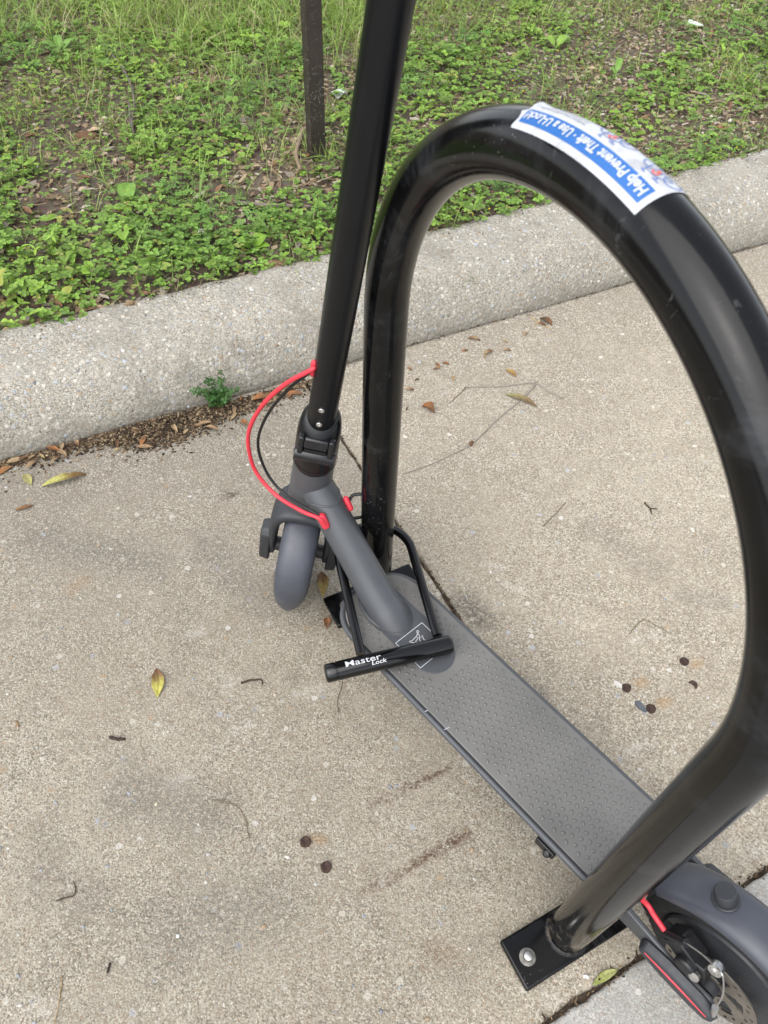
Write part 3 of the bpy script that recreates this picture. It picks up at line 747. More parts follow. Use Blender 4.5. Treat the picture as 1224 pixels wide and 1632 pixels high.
for i, ln in enumerate(lines[:2]):
    wrap_text(ln, 0.60 + 0.02 * i, 0.95 - 0.05 * i, 0.53 - 0.085 * i, 0.58 - 0.085 * i, 0.0010, M['darkprint'], 'small_lettering', 0.0)
def stroke_uv(pts, w, off=0.0010):
    vs = []; fs = []; asp = 0.141 / 0.0503
    for i, (u, v) in enumerate(pts):
        a = pts[max(0, i - 1)]; b = pts[min(len(pts) - 1, i + 1)]; dx, dy = (b[0] - a[0]) * asp, b[1] - a[1]; L = math.hypot(dx, dy) or 1
        nx, ny = -dy / L * w, dx / L * w
        vs += [stk(u + nx / asp, v + ny, off), stk(u - nx / asp, v - ny, off)]
    fs = [(2 * i, 2 * i + 1, 2 * i + 3, 2 * i + 2) for i in range(len(pts) - 1)]
    return vs, fs
def circ_uv(cu, cv, r, a0=0, a1=360, n=22):
    asp = 0.141 / 0.0503
    return [(cu + r / asp * math.cos(R_(a0 + (a1 - a0) * k / n)), cv + r * math.sin(R_(a0 + (a1 - a0) * k / n))) for k in range(n + 1)]
for (cu, cv) in ((0.11, 0.36), (0.42, 0.36)):      # two line drawings of locked bicycles, blue with a red lock
    m = MB()
    for pts in (circ_uv(cu - 0.055, cv, 0.12), circ_uv(cu + 0.085, cv, 0.12), [(cu - 0.055, cv), (cu - 0.01, cv + 0.16), (cu + 0.065, cv + 0.17), (cu + 0.02, cv - 0.01), (cu - 0.055, cv)], [(cu - 0.018, cv + 0.2), (cu + 0.02, cv - 0.01)],
                [(cu + 0.06, cv + 0.22), (cu + 0.068, cv + 0.16), (cu + 0.085, cv)], [(cu - 0.04, cv + 0.21), (cu + 0.0, cv + 0.205)], [(cu + 0.045, cv + 0.23), (cu + 0.075, cv + 0.21)]):
        m.add(*stroke_uv(pts, 0.009))
    m.build('bicycle_drawing', M['blueline'], sticker, smooth=180)
    m = MB(); m.add(*stroke_uv([(cu + 0.012, cv + 0.06), (cu + 0.03, cv + 0.06)], 0.035, 0.0013)); m.add(*stroke_uv(circ_uv(cu + 0.02, cv + 0.1, 0.05, 0, 180), 0.012, 0.0013)); m.build('lock_drawing', M['redprint'], sticker, smooth=180)

# ------------------------------------------------------------------ kick scooter (local frame: +X forward, +Y left)
SA = R_(180 - 46.3); SO = Vector((0.2006, 0.4385, 0))
scoot = empty('electric_scooter', SO, SA, 'dark grey electric kick scooter with black stem locked to the hoop', 'scooter')
SM = Matrix.Translation(SO) @ Matrix.Rotation(SA, 4, 'Z'); SMI = SM.inverted()
def onY(px, py, Y=0.0):
    """pixel -> scooter coordinates on the upright plane at side offset Y"""
    o = SMI @ CAM; d = SMI.to_3x3() @ ray(px, py); t = (Y - o.y) / d.y; return o + d * t
def onZ(px, py, z): return SMI @ gp(px, py, z)
ZD = 0.14; HW = 0.0705
def deck_outline(hw, x0, xf, fr, n=16, e=2.6):
    pts = [(x0, -hw)]; xc = xf - fr
    for k in range(n + 1):
        a = -math.pi / 2 + math.pi * k / n
        ca_, sa_ = math.cos(a), math.sin(a)
        pts.append((xc + fr * abs(ca_) ** (2 / e), hw * math.copysign(abs(sa_) ** (2 / e), sa_)))
    pts.append((x0, hw)); return pts
XR, XF = -0.190, 0.333
m = MB(); m.loft([[Vector((x, y, z)) for x, y in deck_outline(HW - i_, XR, XF - i_, 0.075)] for z, i_ in ((0.086, 0.038), (0.092, 0.032), (0.128, 0.003), (ZD - 0.003, 0.003))]); m.build('deck', M['dkgrey'], scoot, smooth=35)
edge = [(x, y, ZD - 0.008) for x, y in deck_outline(HW, XR + 0.004, XF, 0.077, 24)]
m = MB(); m.tube(edge, 0.0046, 10); m.build('deck_rail', M['grey'], scoot)
matp = deck_outline(HW - 0.0035, XR + 0.006, XF - 0.005, 0.073, 22)
m = MB(); m.prism(matp, ZD - 0.004, ZD); dmat = m.build('deck_mat', M['mat'], scoot, bevel=0.001)
# grip dimples of the mat
bump_t = []
bv = []; bf = []
for (r, z) in ((1.0, 0.0), (0.75, 0.7)):
    for k in range(8):
        a = 2 * math.pi * k / 8; bv.append((math.cos(a) * r, math.sin(a) * r * 0.55, z))
bv.append((0, 0, 0.95)); bf = [(k, (k + 1) % 8, 8 + (k + 1) % 8, 8 + k) for k in range(8)] + [(8 + k, 8 + (k + 1) % 8, 16) for k in range(8)]
ms = []
dx = 0.0114; i = 0; x = XR + 0.018
while x < XF - 0.014:
    yy = -HW + 0.014 + (dx / 2 if i % 2 else 0)
    while yy < HW - 0.012:
        fr = XF - 0.077; inside = x < fr or ((x - fr) / 0.062) ** 2 + (yy / 0.06) ** 2 < 1
        if inside and not (x > 0.125 and abs(yy) < 0.037 and x < 0.335 and (x > 0.16 or abs(yy) < 0.03)): ms.append((0, mat4(Vector((x, yy, ZD - 0.0002)), R_(35 if i % 2 else -35), 0, 0, (0.0038, 0.0037, 0.0028))))
        yy += dx
    x += dx * 0.86; i += 1
tag(scatter('grip_dimples', [(bv, bf, np.ones(17))], ms, np.tile((0.132, 0.128, 0.12), (len(ms), 1)), M['mat'], dmat, True), kind='stuff')
# painted neck plate and label
npl = [(0.172 + 0.034 * math.cos(R_(a)), 0.034 * math.sin(R_(a))) for a in range(90, 271, 12)] + [(0.29 + 0.032 * math.cos(R_(a)), 0.034 * math.sin(R_(a))) for a in range(-90, 91, 12)]
m = MB(); m.prism(npl, ZD - 0.001, ZD + 0.0012); nplate = m.build('neck_plate', M['grey'], scoot, bevel=0.0006)
lz = ZD + 0.0016
def stroke_xy(pts, w, z, closed=False):
    vs = []; n = len(pts); fs = []
    for i, (x, y) in enumerate(pts):
        a = pts[i - 1] if (i or closed) else pts[i]; b = pts[(i + 1) % n] if (i < n - 1 or closed) else pts[i]; d = Vector((b[0] - a[0], b[1] - a[1])).normalized()
        vs += [(x - d.y * w, y + d.x * w, z), (x + d.y * w, y - d.x * w, z)]
    for i in range(n if closed else n - 1):
        j = (i + 1) % n; fs.append((2 * i, 2 * i + 1, 2 * j + 1, 2 * j))
    return vs, fs
cxl, cyl = 0.192, 0.004; hs_ = 0.027
m = MB(); m.add(*stroke_xy([(cxl - hs_, cyl - hs_), (cxl + hs_, cyl - hs_), (cxl + hs_, cyl + hs_), (cxl - hs_, cyl + hs_)], 0.0007, lz, True))
nplab = m.build('label_print', M['white'], nplate)
# small white line figure inside the square; upright as seen from the camera side
m = MB()
e1 = Vector((0.72, 0.69)); e1 = Vector((-0.69, -0.72)).normalized(); e2 = Vector((0.72, -0.69)).normalized()   # right, up in the view
def fig(pts, w=0.00055): m.add(*stroke_xy([(cxl + 0.004 + e1.x * x + e2.x * y, cyl + 0.002 + e1.y * x + e2.y * y) for x, y in [(p[0] * .001, p[1] * .001) for p in pts]], w, lz))
fig([(-3, 21), (-1.5, 23), (0.5, 22), (0, 19.5), (-2, 18.5), (-3, 21)]); fig([(-1, 18.5), (-3, 13), (-1, 9), (2, 11), (1, 15), (-1, 18)]); fig([(-3, 13), (-6, 9), (-9, 5), (-14, 3)]); fig([(2, 11), (6, 12), (8, 8), (11, 6)])
fig([(-1, 9), (-4, 4), (-3, 0)]); fig([(1, 10), (3, 4), (6, 2)]); fig([(5, 15), (7, 12), (4, 11)]); fig([(-12, 2), (-2, 1), (9, 3)])
fig([(1, -19), (4, -20), (3.4, -23)], 0.001)
m.build('label_drawing', M['silverp'], nplate)
# scuffs of the mat edge
for (a, b) in (((677, 1134), (682, 1132)), ((708, 1163), (716, 1159))):
    p, q = onZ(*a, ZD + 0.0004), onZ(*b, ZD + 0.0004); m = MB(); m.add(*stroke_xy([(p.x, p.y), (q.x, q.y)], 0.0004, ZD + 0.0004)); m.build('scuff', M['silverp'], dmat)

# steering axis
SLOPE = -0.2138; AX0 = Vector((0.5125, 0, 0)); TILT = math.atan(0.2138); STEER = R_(-48)
ST = Matrix.Translation(AX0) @ Matrix.Rotation(-TILT, 4, 'Y') @ Matrix.Rotation(STEER, 4, 'Z')    # steering frame: z along the stem, x wheel heading
STN = Matrix.Translation(AX0) @ Matrix.Rotation(-TILT, 4, 'Y')                                     # head tube frame (not turned)
# neck tube and head tube
def axp(z): return Vector((AX0.x + SLOPE * z, 0, z))
nb = Vector((0.262, 0.004, 0.133)); nj = axp(0.291)
m = MB(); d = nj - nb
m.tube([nb + d * t for t in (-0.22, 0.0, 0.06, 0.14, 0.3, 0.5, 0.7, 0.9, 1.0)], [0.0335, 0.033, 0.0298, 0.0275, 0.0266, 0.0262, 0.0262, 0.0265, 0.0268], 36)
neck = m.build('neck_tube', M['grey'], scoot, smooth=60)
u_ = d.normalized(); cen = nb + u_ * 0.018
m = MB()
bead = []
n1 = Vector((0, 1, 0)); n2 = u_.cross(n1)
for k in range(44):
    a = 2 * math.pi * k / 44; r = 0.0302; dirv = n1 * math.cos(a) + n2 * math.sin(a); P = nb + dirv * r; t = (ZD + 0.003 - P.z) / u_.z; bead.append(P + u_ * t)
m.tube(bead, 0.0032, 8, closed=True); m.build('weld_bead', M['grey'], neck)
m = MB(); wj = []
for k in range(40):
    a = 2 * math.pi * k / 40; dirv = n1 * math.cos(a) + n2 * math.sin(a); wj.append(nj - u_ * (0.041 - 0.010 * math.cos(2 * a)) + dirv * 0.0264)
m.tube(wj, 0.0016, 8, closed=True); m.build('weld_bead', M['grey'], neck)
m = MB(); m.lathe([(0.0325, 0.222), (0.0325, 0.24), (0.0318, 0.27), (0.0308, 0.30), (0.0302, 0.335), (0.0302, 0.354)], seg=40); m.xf(STN); m.build('head_tube', M['grey'], scoot, smooth=60)
# folding joint
fold_m = MB()
rings = []
for (z, rx, ry) in ((0.345, 0.0302, 0.0302), (0.352, 0.0315, 0.0308), (0.38, 0.0318, 0.0308), (0.41, 0.0312, 0.0302), (0.43, 0.0295, 0.0290), (0.443, 0.0262, 0.0268), (0.450, 0.0215, 0.0225)):
    rings.append([Vector((rx * math.cos(2 * math.pi * k / 40), ry * math.sin(2 * math.pi * k / 40), z + (0.009 * math.cos(2 * math.pi * k / 40) if z > 0.435 else 0))) for k in range(40)])
fold_m.loft(rings); fold_m.xf(ST); fold = fold_m.build('folding_joint', M['stem'], scoot, smooth=50)
m = MB(); m.lathe([(0.0318, -0.0015), (0.0323, 0.0), (0.0318, 0.0018)], (0, 0, 0.354), seg=40, cap=False); m.xf(ST); m.build('seal_ring', M['blk'], fold)
m = MB(); m.lathe([(0.0098, -0.0275), (0.0105, -0.026), (0.0105, 0.026), (0.0098, 0.0275)], (-0.0285, 0, 0.397), (0, 1, 0), 24); m.xf(ST); m.build('hinge_barrel', M['gloss'], fold)
for s in (-1, 1):
    m = MB(); m.box((-0.0285, 0.0205 * s, 0.416), (0.011, 0.0075, 0.038), Matrix.Rotation(R_(7), 3, 'Y')); m.xf(ST); m.build('hinge_lug', M['gloss'], fold, bevel=0.002)
m = MB(); m.box((-0.0268, 0, 0.424), (0.012, 0.034, 0.018), Matrix.Rotation(R_(14), 3, 'Y')); m.xf(ST); m.build('hinge_wedge', M['gloss'], fold, bevel=0.003)
m = MB(); m.box((-0.0302, 0, 0.4105), (0.006, 0.030, 0.006)); m.xf(ST); m.build('hinge_slot', M['blk'], fold)
# stem and handlebar
m = MB(); m.tube([ST @ Vector((0, 0, z)) for z in (0.425, 0.47, 0.6, 0.8, 1.0, 1.045)], [0.0192, 0.0192, 0.0190, 0.0187, 0.0185, 0.0185], 40); stem = m.build('stem', M['stem'], scoot, smooth=60)
for z in (0.486, 0.456):
    m = MB(); m.lathe([(0.0040, -0.001), (0.0040, 0.0009), (0.0034, 0.0016), (0.0021, 0.0016), (0.0019, 0.0004)], (-0.0195, 0.001, z), (-1, 0, 0), 18); m.xf(ST); m.build('screw', M['steel'], stem)
m = MB(); m.tube([ST @ Vector((0.0, y, 1.045)) for y in (-0.21, -0.1, 0.1, 0.21)], 0.0135, 20); bar = m.build('handlebar', M['stem'], scoot)
for s in (-1, 1):
    m = MB(); m.tube([ST @ Vector((0, s * y, 1.045)) for y in (0.1, 0.104, 0.2, 0.214)], [0.0155, 0.017, 0.017, 0.015], 20); m.build('grip', M['rub'], bar)
m = MB(); m.box((0.01, 0, 1.06), (0.07, 0.075, 0.045)); m.xf(ST); m.build('display', M['blk'], bar, bevel=0.012, bseg=3)
# fork, front wheel, fender
AXZ = 0.102; TR = 0.105
def ring_arc(m, r0, prof, th0, th1, n, cx, cz, taper=None):
    """sweep an open cross-section (y, dr) round an axle at (cx, cz) in the xz plane"""
    rows = []
    for i in range(n + 1):
        t = i / n; th = R_(th0 + (th1 - th0) * t); k = taper(t) if taper else (1.0, 0.0)
        rows.append([Vector((cx + (r0 + dr * 1.0 + k[1]) * math.cos(th), y * k[0], cz + (r0 + dr + k[1]) * math.sin(th))) for (y, dr) in prof])
    m.loft(rows, cap=False, closed_ring=False); return m
def fprof(w, crown, skirt, n=14):
    p = [(-w, -crown - skirt)]
    for k in range(n + 1):
        a = math.pi - math.pi * k / n; p.append((w * math.copysign(abs(math.cos(a)) ** 0.8, math.cos(a)), -crown + crown * math.sin(a) ** 0.9))
    p.append((w, -crown - skirt)); return p
m = MB()
def ftap(t):
    if t > 0.60: q = (t - 0.60) / 0.40; return (max(0.14, max(0.0, 1 - q ** 2.6) ** 0.5), -0.003 * q * q)
    if t < 0.06: return (0.75 + 0.25 * t / 0.06, 0)
    return (1.0, 0.0)
FCX = -0.018
ring_arc(m, 0.113, fprof(0.0290, 0.017, 0.004), 55, 197, 54, FCX, AXZ, ftap); m.xf(ST); m.build('front_fender', M['fend'], scoot, solid=0.0025, smooth=60)
def fend_pt(th, y, off=0.0006):
    r = 0.113 - 0.017 + 0.017 * (1 - (abs(y) / 0.029) ** 2.4) ** 0.45 + off; th = R_(th); return ST @ Vector((FCX + r * math.cos(th), y, AXZ + r * math.sin(th)))
ff_ = [o for o in scoot.children if o.name.startswith('front_fender')][0]
for pts in ([(150, -0.001), (158, 0.000)], [(150, -0.001), (153, 0.003), (156, 0.006)], [(170, 0.012), (171, 0.006)], [(176, -0.004), (175, -0.009)]):
    m = MB(); m.tube([fend_pt(*q, 0.0003) for q in pts], 0.0002, 5); m.build('scratch', M['washer'], ff_)
def make_wheel(Mx, cx, cz, motor, TR=0.105):
    w = MB(); w.lathe([(0.012, -0.052), (0.012, -0.03), (0.062 if motor else 0.03, -0.026), (0.066, -0.02), (0.074, -0.021), (0.076, -0.017), (0.072, -0.010), (0.072, 0.010), (0.076, 0.017), (0.074, 0.021), (0.066, 0.02), (0.062 if motor else 0.03, 0.026), (0.012, 0.03), (0.012, 0.052)], (cx, 0, cz), (0, 1, 0), 44)
    if not motor:
        pass
    w.xf(Mx); wo_ = w.build('wheel', M['dkgrey'], scoot, smooth=35)
    t = MB(); pr = [((TR - 0.0165) + 0.0165 * math.cos(a) * 1.0, 0.0225 * math.sin(a)) for a in [math.pi * 2 * k / 20 for k in range(21)]]
    t.lathe(pr, (cx, 0, cz), (0, 1, 0), 60, cap=False)
    for k in range(60):   # tread blocks
        a = 2 * math.pi * (k + 0.5) / 60
        for s in (-1, 1):
            rr = TR - 0.0008; t.box((cx + rr * math.cos(a), 0.0085 * s, cz + rr * math.sin(a)), (0.004, 0.009, 0.0055), Matrix.Rotation(-a, 3, 'Y') @ Matrix.Rotation(s * .4, 3, 'X'))
    t.xf(Mx); t.build('tyre', M['rub'], wo_, smooth=45); return wo_
make_wheel(ST, FCX, AXZ, True, 0.0995)
fk = MB()
# crown and legs as one swept arch
arch = [(-0.016, -0.0455, 0.092), (-0.016, -0.046, 0.13), (-0.012, -0.0455, 0.165), (-0.008, -0.0425, 0.197), (-0.004, -0.030, 0.2165), (-0.002, 0, 0.222), (-0.004, 0.030, 0.2165), (-0.008, 0.0425, 0.197), (-0.012, 0.0455, 0.165), (-0.016, 0.046, 0.13), (-0.016, 0.0455, 0.092)]
ap = catmull(arch, 6)
rows = []
for i, P in enumerate(ap):
    a = ap[max(0, i - 1)]; b = ap[min(len(ap) - 1, i + 1)]; tg = (b - a).normalized(); ex = Vector((1, 0, 0)); en = tg.cross(ex).normalized()
    tt = abs(i / (len(ap) - 1) - 0.5) * 2; wx = 0.036 - 0.019 * tt ** 1.3; wn_ = 0.0125 - 0.0075 * tt
    row = []
    for k in range(20):
        an = 2 * math.pi * k / 20; c_, s_ = math.cos(an), math.sin(an)
        row.append(P + ex * wx * math.copysign(abs(c_) ** 0.6, c_) + en * wn_ * math.copysign(abs(s_) ** 0.6, s_))
    rows.append(row)
fk.loft(rows); fk.lathe([(0.034, 0.205), (0.0345, 0.218), (0.0335, 0.2255), (0.031, 0.2275)], seg=32); fk.xf(ST); fork = fk.build('fork', M['dkgrey'], scoot, smooth=50)
for s in (-1, 1):
    pts = [(-0.038, 0.072), (-0.006, 0.066), (0.003, 0.08), (0.0025, 0.150), (-0.006, 0.163), (-0.028, 0.163), (-0.038, 0.153), (-0.040, 0.084)]
    m = MB(); n = len(pts); vs = [Vector((x, s * 0.0485, z)) for x, z in pts] + [Vector((-0.018 + (x + 0.018) * 0.88, s * 0.066, 0.106 + (z - 0.106) * 0.9)) for x, z in pts]
    m.add(vs, [tuple(range(n)), tuple(range(n, 2 * n))[::-1]] + [(i, (i + 1) % n, n + (i + 1) % n, n + i) for i in range(n)]); m.xf(ST); m.build('axle_cover', M['dkgrey'], scoot, bevel=0.003)
    m = MB(); m.lathe([(0.009, 0.030), (0.009, 0.046), (0.006, 0.0465)], (FCX, 0, AXZ), (0, s, 0), 20); m.xf(ST); m.build('axle_nut', M['blk'], fork)

# cables looping from the stem to the neck
g1 = onY(499, 588, 0.017); g2 = onY(513, 830, 0.030)
def cable(name, pix, rad, mat):
    pts = [onY(x, y, Y) for x, y, Y in pix]; m = MB(); m.tube(catmull(pts, 10), rad, 12); return m.build(name, mat, scoot)
red = cable('red_cable', [(505, 583, 0.012), (495, 590, 0.022), (455, 612, 0.04), (420, 644, 0.055), (399, 680, 0.064), (396, 712, 0.066), (408, 752, 0.062), (440, 789, 0.053), (480, 814, 0.043), (508, 826, 0.033), (520, 838, 0.026)], 0.0030, M['red'])
red['label'] = 'red sleeved brake cable looping beside the stem'
cable('black_cable', [(506, 580, 0.010), (495, 592, 0.018), (462, 618, 0.034), (430, 655, 0.046), (413, 692, 0.053), (413, 722, 0.054), (428, 758, 0.05), (452, 786, 0.044), (485, 808, 0.037), (506, 820, 0.03), (520, 832, 0.024)], 0.0022, M['blk'])
def grommet(p0, p1, r0, r1, name='cable_grommet'):
    m = MB(); d = p1 - p0; m.tube([p0 - d * 0.18, p0 - d * 0.1, p0, p0 + d * 0.5, p1, p1 + d * 0.1, p1 + d * 0.18], [r0 * 0.3, r0 * 0.8, r0, (r0 + r1) / 2, r1, r1 * 0.8, r1 * 0.3], 14); return m.build(name, M['red'], scoot)
grommet(onY(511, 822, 0.0265), onY(520, 839, 0.0250), 0.0068, 0.0062); grommet(onY(501, 578, 0.0165), onY(498, 596, 0.0165), 0.0040, 0.0038)
q0 = onY(551, 794, -0.022); q1 = onY(559, 811, -0.022); grommet(q0, q1, 0.0045, 0.0045)
m = MB(); m.tube(catmull([onY(556, 804, -0.026), onY(559, 793, -0.032), onY(567, 788, -0.04), onY(584, 790, -0.05), onY(592, 806, -0.052), onY(580, 822, -0.046), onY(564, 826, -0.034), onY(552, 830, -0.022)], 8), 0.0026, 10); m.build('black_cable', M['blk'], scoot)

# rear end
RX, RZ = -0.347, 0.1075; I4 = Matrix.Identity(4)
make_wheel(I4, RX, RZ, False)
for s in (-1, 1):
    pts = [(XR + 0.03, 0.090), (XR + 0.03, 0.132), (-0.235, 0.130), (-0.30, 0.122), (-0.355, 0.122), (-0.366, 0.110), (-0.355, 0.094), (-0.30, 0.095), (-0.235, 0.092)]
    m = MB(); n = len(pts); m.add([Vector((x, s * (0.052 if x > -0.24 else 0.055), z)) for x, z in pts] + [Vector((x, s * (0.060 if x > -0.24 else 0.061), z)) for x, z in pts], [tuple(range(n)), tuple(range(n, 2 * n))[::-1]] + [(i, (i + 1) % n, n + (i + 1) % n, n + i) for i in range(n)])
    m.build('rear_arm', M['grey'], scoot, bevel=0.002)
    pts = [(-0.268, 0.096), (-0.264, 0.108), (-0.268, 0.121), (-0.30, 0.128), (-0.345, 0.127), (-0.368, 0.118), (-0.374, 0.107), (-0.366, 0.093), (-0.345, 0.088), (-0.30, 0.089)]
    m = MB(); n = len(pts); cxm = -0.318; m.add([Vector((x, s * 0.0612, z)) for x, z in pts] + [Vector((cxm + (x - cxm) * 0.93, s * 0.074, 0.108 + (z - 0.108) * 0.72)) for x, z in pts], [tuple(range(n)), tuple(range(n, 2 * n))[::-1]] + [(i, (i + 1) % n, n + (i + 1) % n, n + i) for i in range(n)])
    cov = m.build('rear_axle_cover', M['dkgrey'], scoot, bevel=0.003)
    m = MB(); m.tube([(-0.276, s * 0.0735, 0.113), (-0.32, s * 0.0742, 0.115), (-0.362, s * 0.0735, 0.112)], [0.0012, 0.0015, 0.0011], 8); m.build('reflector_strip', M['red'], cov)
m = MB(); m.box((-0.198, 0, 0.112), (0.02, 0.11, 0.044)); m.build('rear_cross_member', M['grey'], scoot, bevel=0.004)
m = MB()
def rtap(t):
    if t < 0.1: return (0.86 + 0.14 * t / 0.1, 0)
    if t > 0.9: return (1 - 0.4 * ((t - 0.9) / 0.1) ** 2, 0)
    return (1, 0)
ring_arc(m, 0.1245, fprof(0.0300, 0.014, 0.001), 22, 188, 46, RX, RZ, rtap); rf = m.build('rear_fender', M['fend'], scoot, solid=0.003, smooth=60)
hk = Vector((RX + 0.122 * math.cos(R_(65)), 0, RZ + 0.122 * math.sin(R_(65)))); ha = Vector((math.cos(R_(65)), 0, math.sin(R_(65))))
m = MB(); m.lathe([(0.0155, -0.001), (0.0155, 0.0035), (0.0145, 0.0045), (0.0120, 0.0045), (0.0120, 0.018), (0.0110, 0.0195), (0.0, 0.0197)], hk, ha, 28, cap=False); m.build('fender_hook', M['dkgrey'], rf)
# brake disc with slots
m = MB(); DR = [0.017, 0.022, 0.030, 0.036, 0.042, 0.046, 0.050, 0.054, 0.058]; NA = 72; vs = []; fs = []
for y in (0.0395, 0.0413):
    for r in DR:
        for k in range(NA):
            a = 2 * math.pi * k / NA + (r - 0.02) * 9; vs.append((RX + r * math.cos(a), y, RZ + r * math.sin(a)))
nr_ = len(DR); lay = nr_ * NA
def skip(i, k):
    if 1 <= i <= 3: return k % 12 in (1, 2, 3, 4, 5, 6, 7) and not (i == 3 and k % 12 in (1, 7))
    if i == 5: return k % 6 == 2
    if i == 6: return k % 6 == 5
    return False
for i in range(nr_ - 1):
    for k in range(NA):
        if skip(i, k): continue
        a, b, c, d = i * NA + k, i * NA + (k + 1) % NA, (i + 1) * NA + (k + 1) % NA, (i + 1) * NA + k
        fs += [(a, b, c, d), (lay + d, lay + c, lay + b, lay + a)]
        for (ii, kk, e0, e1_) in ((i - 1, k, a, b), (i + 1, k, c, d), (i, (k - 1) % NA, d, a), (i, (k + 1) % NA, b, c)):
            if ii < 0 or ii >= nr_ - 1 or skip(ii, kk): fs.append((e1_, e0, e0 + lay, e1_ + lay))
m.add(vs, fs); m.build('brake_disc', M['disc'], scoot, smooth=20)
# brake caliper with its arm, cable and barrel
m = MB(); m.box((-0.300, 0.044, 0.150), (0.036, 0.026, 0.028), Matrix.Rotation(R_(-25), 3, 'Y')); m.box((-0.322, 0.047, 0.140), (0.026, 0.018, 0.036), Matrix.Rotation(R_(20), 3, 'Y'))
m.lathe([(0.013, -0.012), (0.0135, 0.0), (0.0125, 0.012), (0.007, 0.014)], (-0.312, 0.052, 0.144), (0, 1, 0), 20); m.box((-0.285, 0.040, 0.136), (0.03, 0.012, 0.016), Matrix.Rotation(R_(10), 3, 'Y'))
cal = m.build('brake_caliper', M['blk'], scoot, bevel=0.002)
m = MB(); m.tube([onY(1062, 1487, 0.052), onY(1094, 1503, 0.055)], 0.0052, 12); m.build('cable_barrel', M['blk'], cal)
m = MB(); m.tube(catmull([onY(1094, 1503, 0.055), onY(1118, 1520, 0.058), onY(1140, 1540, 0.062)], 8), 0.0011, 8); m.tube(catmull([onY(1140, 1540, 0.062), onY(1152, 1556, 0.066), onY(1152, 1585, 0.068), onY(1141, 1606, 0.068)], 8), 0.0010, 8); m.build('brake_wire', M['steel'], cal)
p = onY(1142, 1543, 0.060); m = MB(); m.lathe([(0.0075, -0.004), (0.0078, 0.0), (0.0075, 0.005), (0.0045, 0.0055), (0.004, 0.002)], p, (0, 1, 0.3), 20); m.build('clamp_bolt', M['steel'], cal)
p = onY(1107, 1555, 0.062); m = MB(); m.lathe([(0.006, -0.003), (0.006, 0.003), (0.003, 0.0035)], p, (0, 1, 0.4), 18); m.build('clamp_bolt', M['steel'], cal)
m = MB(); m.tube([onY(1140, 1606, 0.066), onY(1136, 1616, 0.066)], 0.0038, 12); m.build('cable_end', M['steel'], cal)
cable('red_cable', [(1000, 1415, 0.045), (1030, 1440, 0.047), (1042, 1458, 0.049), (1060, 1484, 0.052)], 0.0032, M['red'])
# folded kickstand on the left side, battery cover
kk = onZ(868, 1352, 0.105)
m = MB(); m.box((-0.118, HW - 0.006, 0.112), (0.030, 0.022, 0.016)); m.lathe([(0.0055, -0.004), (0.0055, 0.005), (0.0035, 0.007)], (-0.124, HW + 0.004, 0.110), (0, 0.7, 0.7), 18); ks = m.build('kickstand', M['blk'], scoot, bevel=0.002)
m = MB(); m.tube([(-0.12, HW - 0.022, 0.100), (-0.02, HW - 0.040, 0.080), (0.045, HW - 0.043, 0.078)], [0.006, 0.006, 0.005], 12); m.build('kickstand_leg', M['dkgrey'], ks)
for (x, y) in ((-0.185, HW - 0.001), (-0.185, -HW + 0.001)):
    m = MB(); m.box((x, y, ZD - 0.008), (0.016, 0.0145, 0.0145)); m.build('rail_end_cap', M['blk'], scoot, bevel=0.002)

# ------------------------------------------------------------------ U-lock round the neck and the rack leg
lock = empty('bicycle_lock', SM @ Vector((0.2, 0.06, ZD)), SA, 'black U-shaped shackle lock around the rack leg and scooter neck', 'lock')
LO = Vector((0.2, 0.06, ZD)); LZ = 0.1555
cb0 = onZ(518, 1074, LZ) ; cb1 = onZ(720, 1026, LZ); cb0.z = cb1.z = LZ
cu_ = (cb1 - cb0).normalized(); LL = (cb1 - cb0).length
m = MB(); m.lathe([(0.0105, 0.0), (0.0125, 0.0012), (0.0135, 0.003), (0.0136, 0.015), (0.0130, 0.0155), (0.0130, 0.0168), (0.0138, 0.0174), (0.0138, LL - 0.006), (0.0132, LL - 0.002), (0.0105, LL)], cb0 - LO, cu_, 36); bar_ = m.build('crossbar', M['lock'], lock, smooth=50)
l0 = onZ(575, 1042, LZ); r0 = onZ(697, 1014, LZ); l0.z = r0.z = LZ
wv_ = (r0 - l0); W_ = wv_.length; wv_ = cu_; r0 = l0 + wv_ * W_; dv = Vector((-wv_.y, wv_.x, 0)); 
if dv.x < 0: dv = -dv
dv = Vector((0.878, -0.478, 0.0)).normalized()
apex = 0.222
# legs parallel to dv, closed end round the rack leg, lifted a touch towards the end
def lp(P, t, z): return P + dv * t + Vector((0, 0, z)) - LO
wl = (r0 - l0); wperp = wl - dv * wl.dot(dv); half = wperp / 2; Rh = half.length
rs = wl.dot(dv)
pts = [lp(l0, 0.0, 0.0), lp(l0, 0.06, 0.002), lp(l0, 0.12, 0.006), lp(l0, apex - Rh, 0.009)]
cen = l0 + dv * (apex - Rh) + half
for k in range(1, 12):
    a = math.pi * k / 12; pts.append(cen - half * math.cos(a) + dv * Rh * math.sin(a) + Vector((0, 0, 0.009)) - LO)
pr_ = l0 + wperp
pts += [lp(pr_, apex - Rh, 0.009), lp(pr_, 0.12, 0.006), lp(pr_, 0.06, 0.002), lp(pr_, rs, 0.0)]
m = MB(); m.tube(catmull(pts, 5), 0.0072, 18); sh = m.build('shackle', M['lock'], lock, smooth=60)
m = MB(); m.lathe([(0.0068, 0.0), (0.0068, 0.0165), (0.0062, 0.0175)], lp(pr_, rs, 0), dv, 20); m.build('shackle_foot', M['steel'], sh)
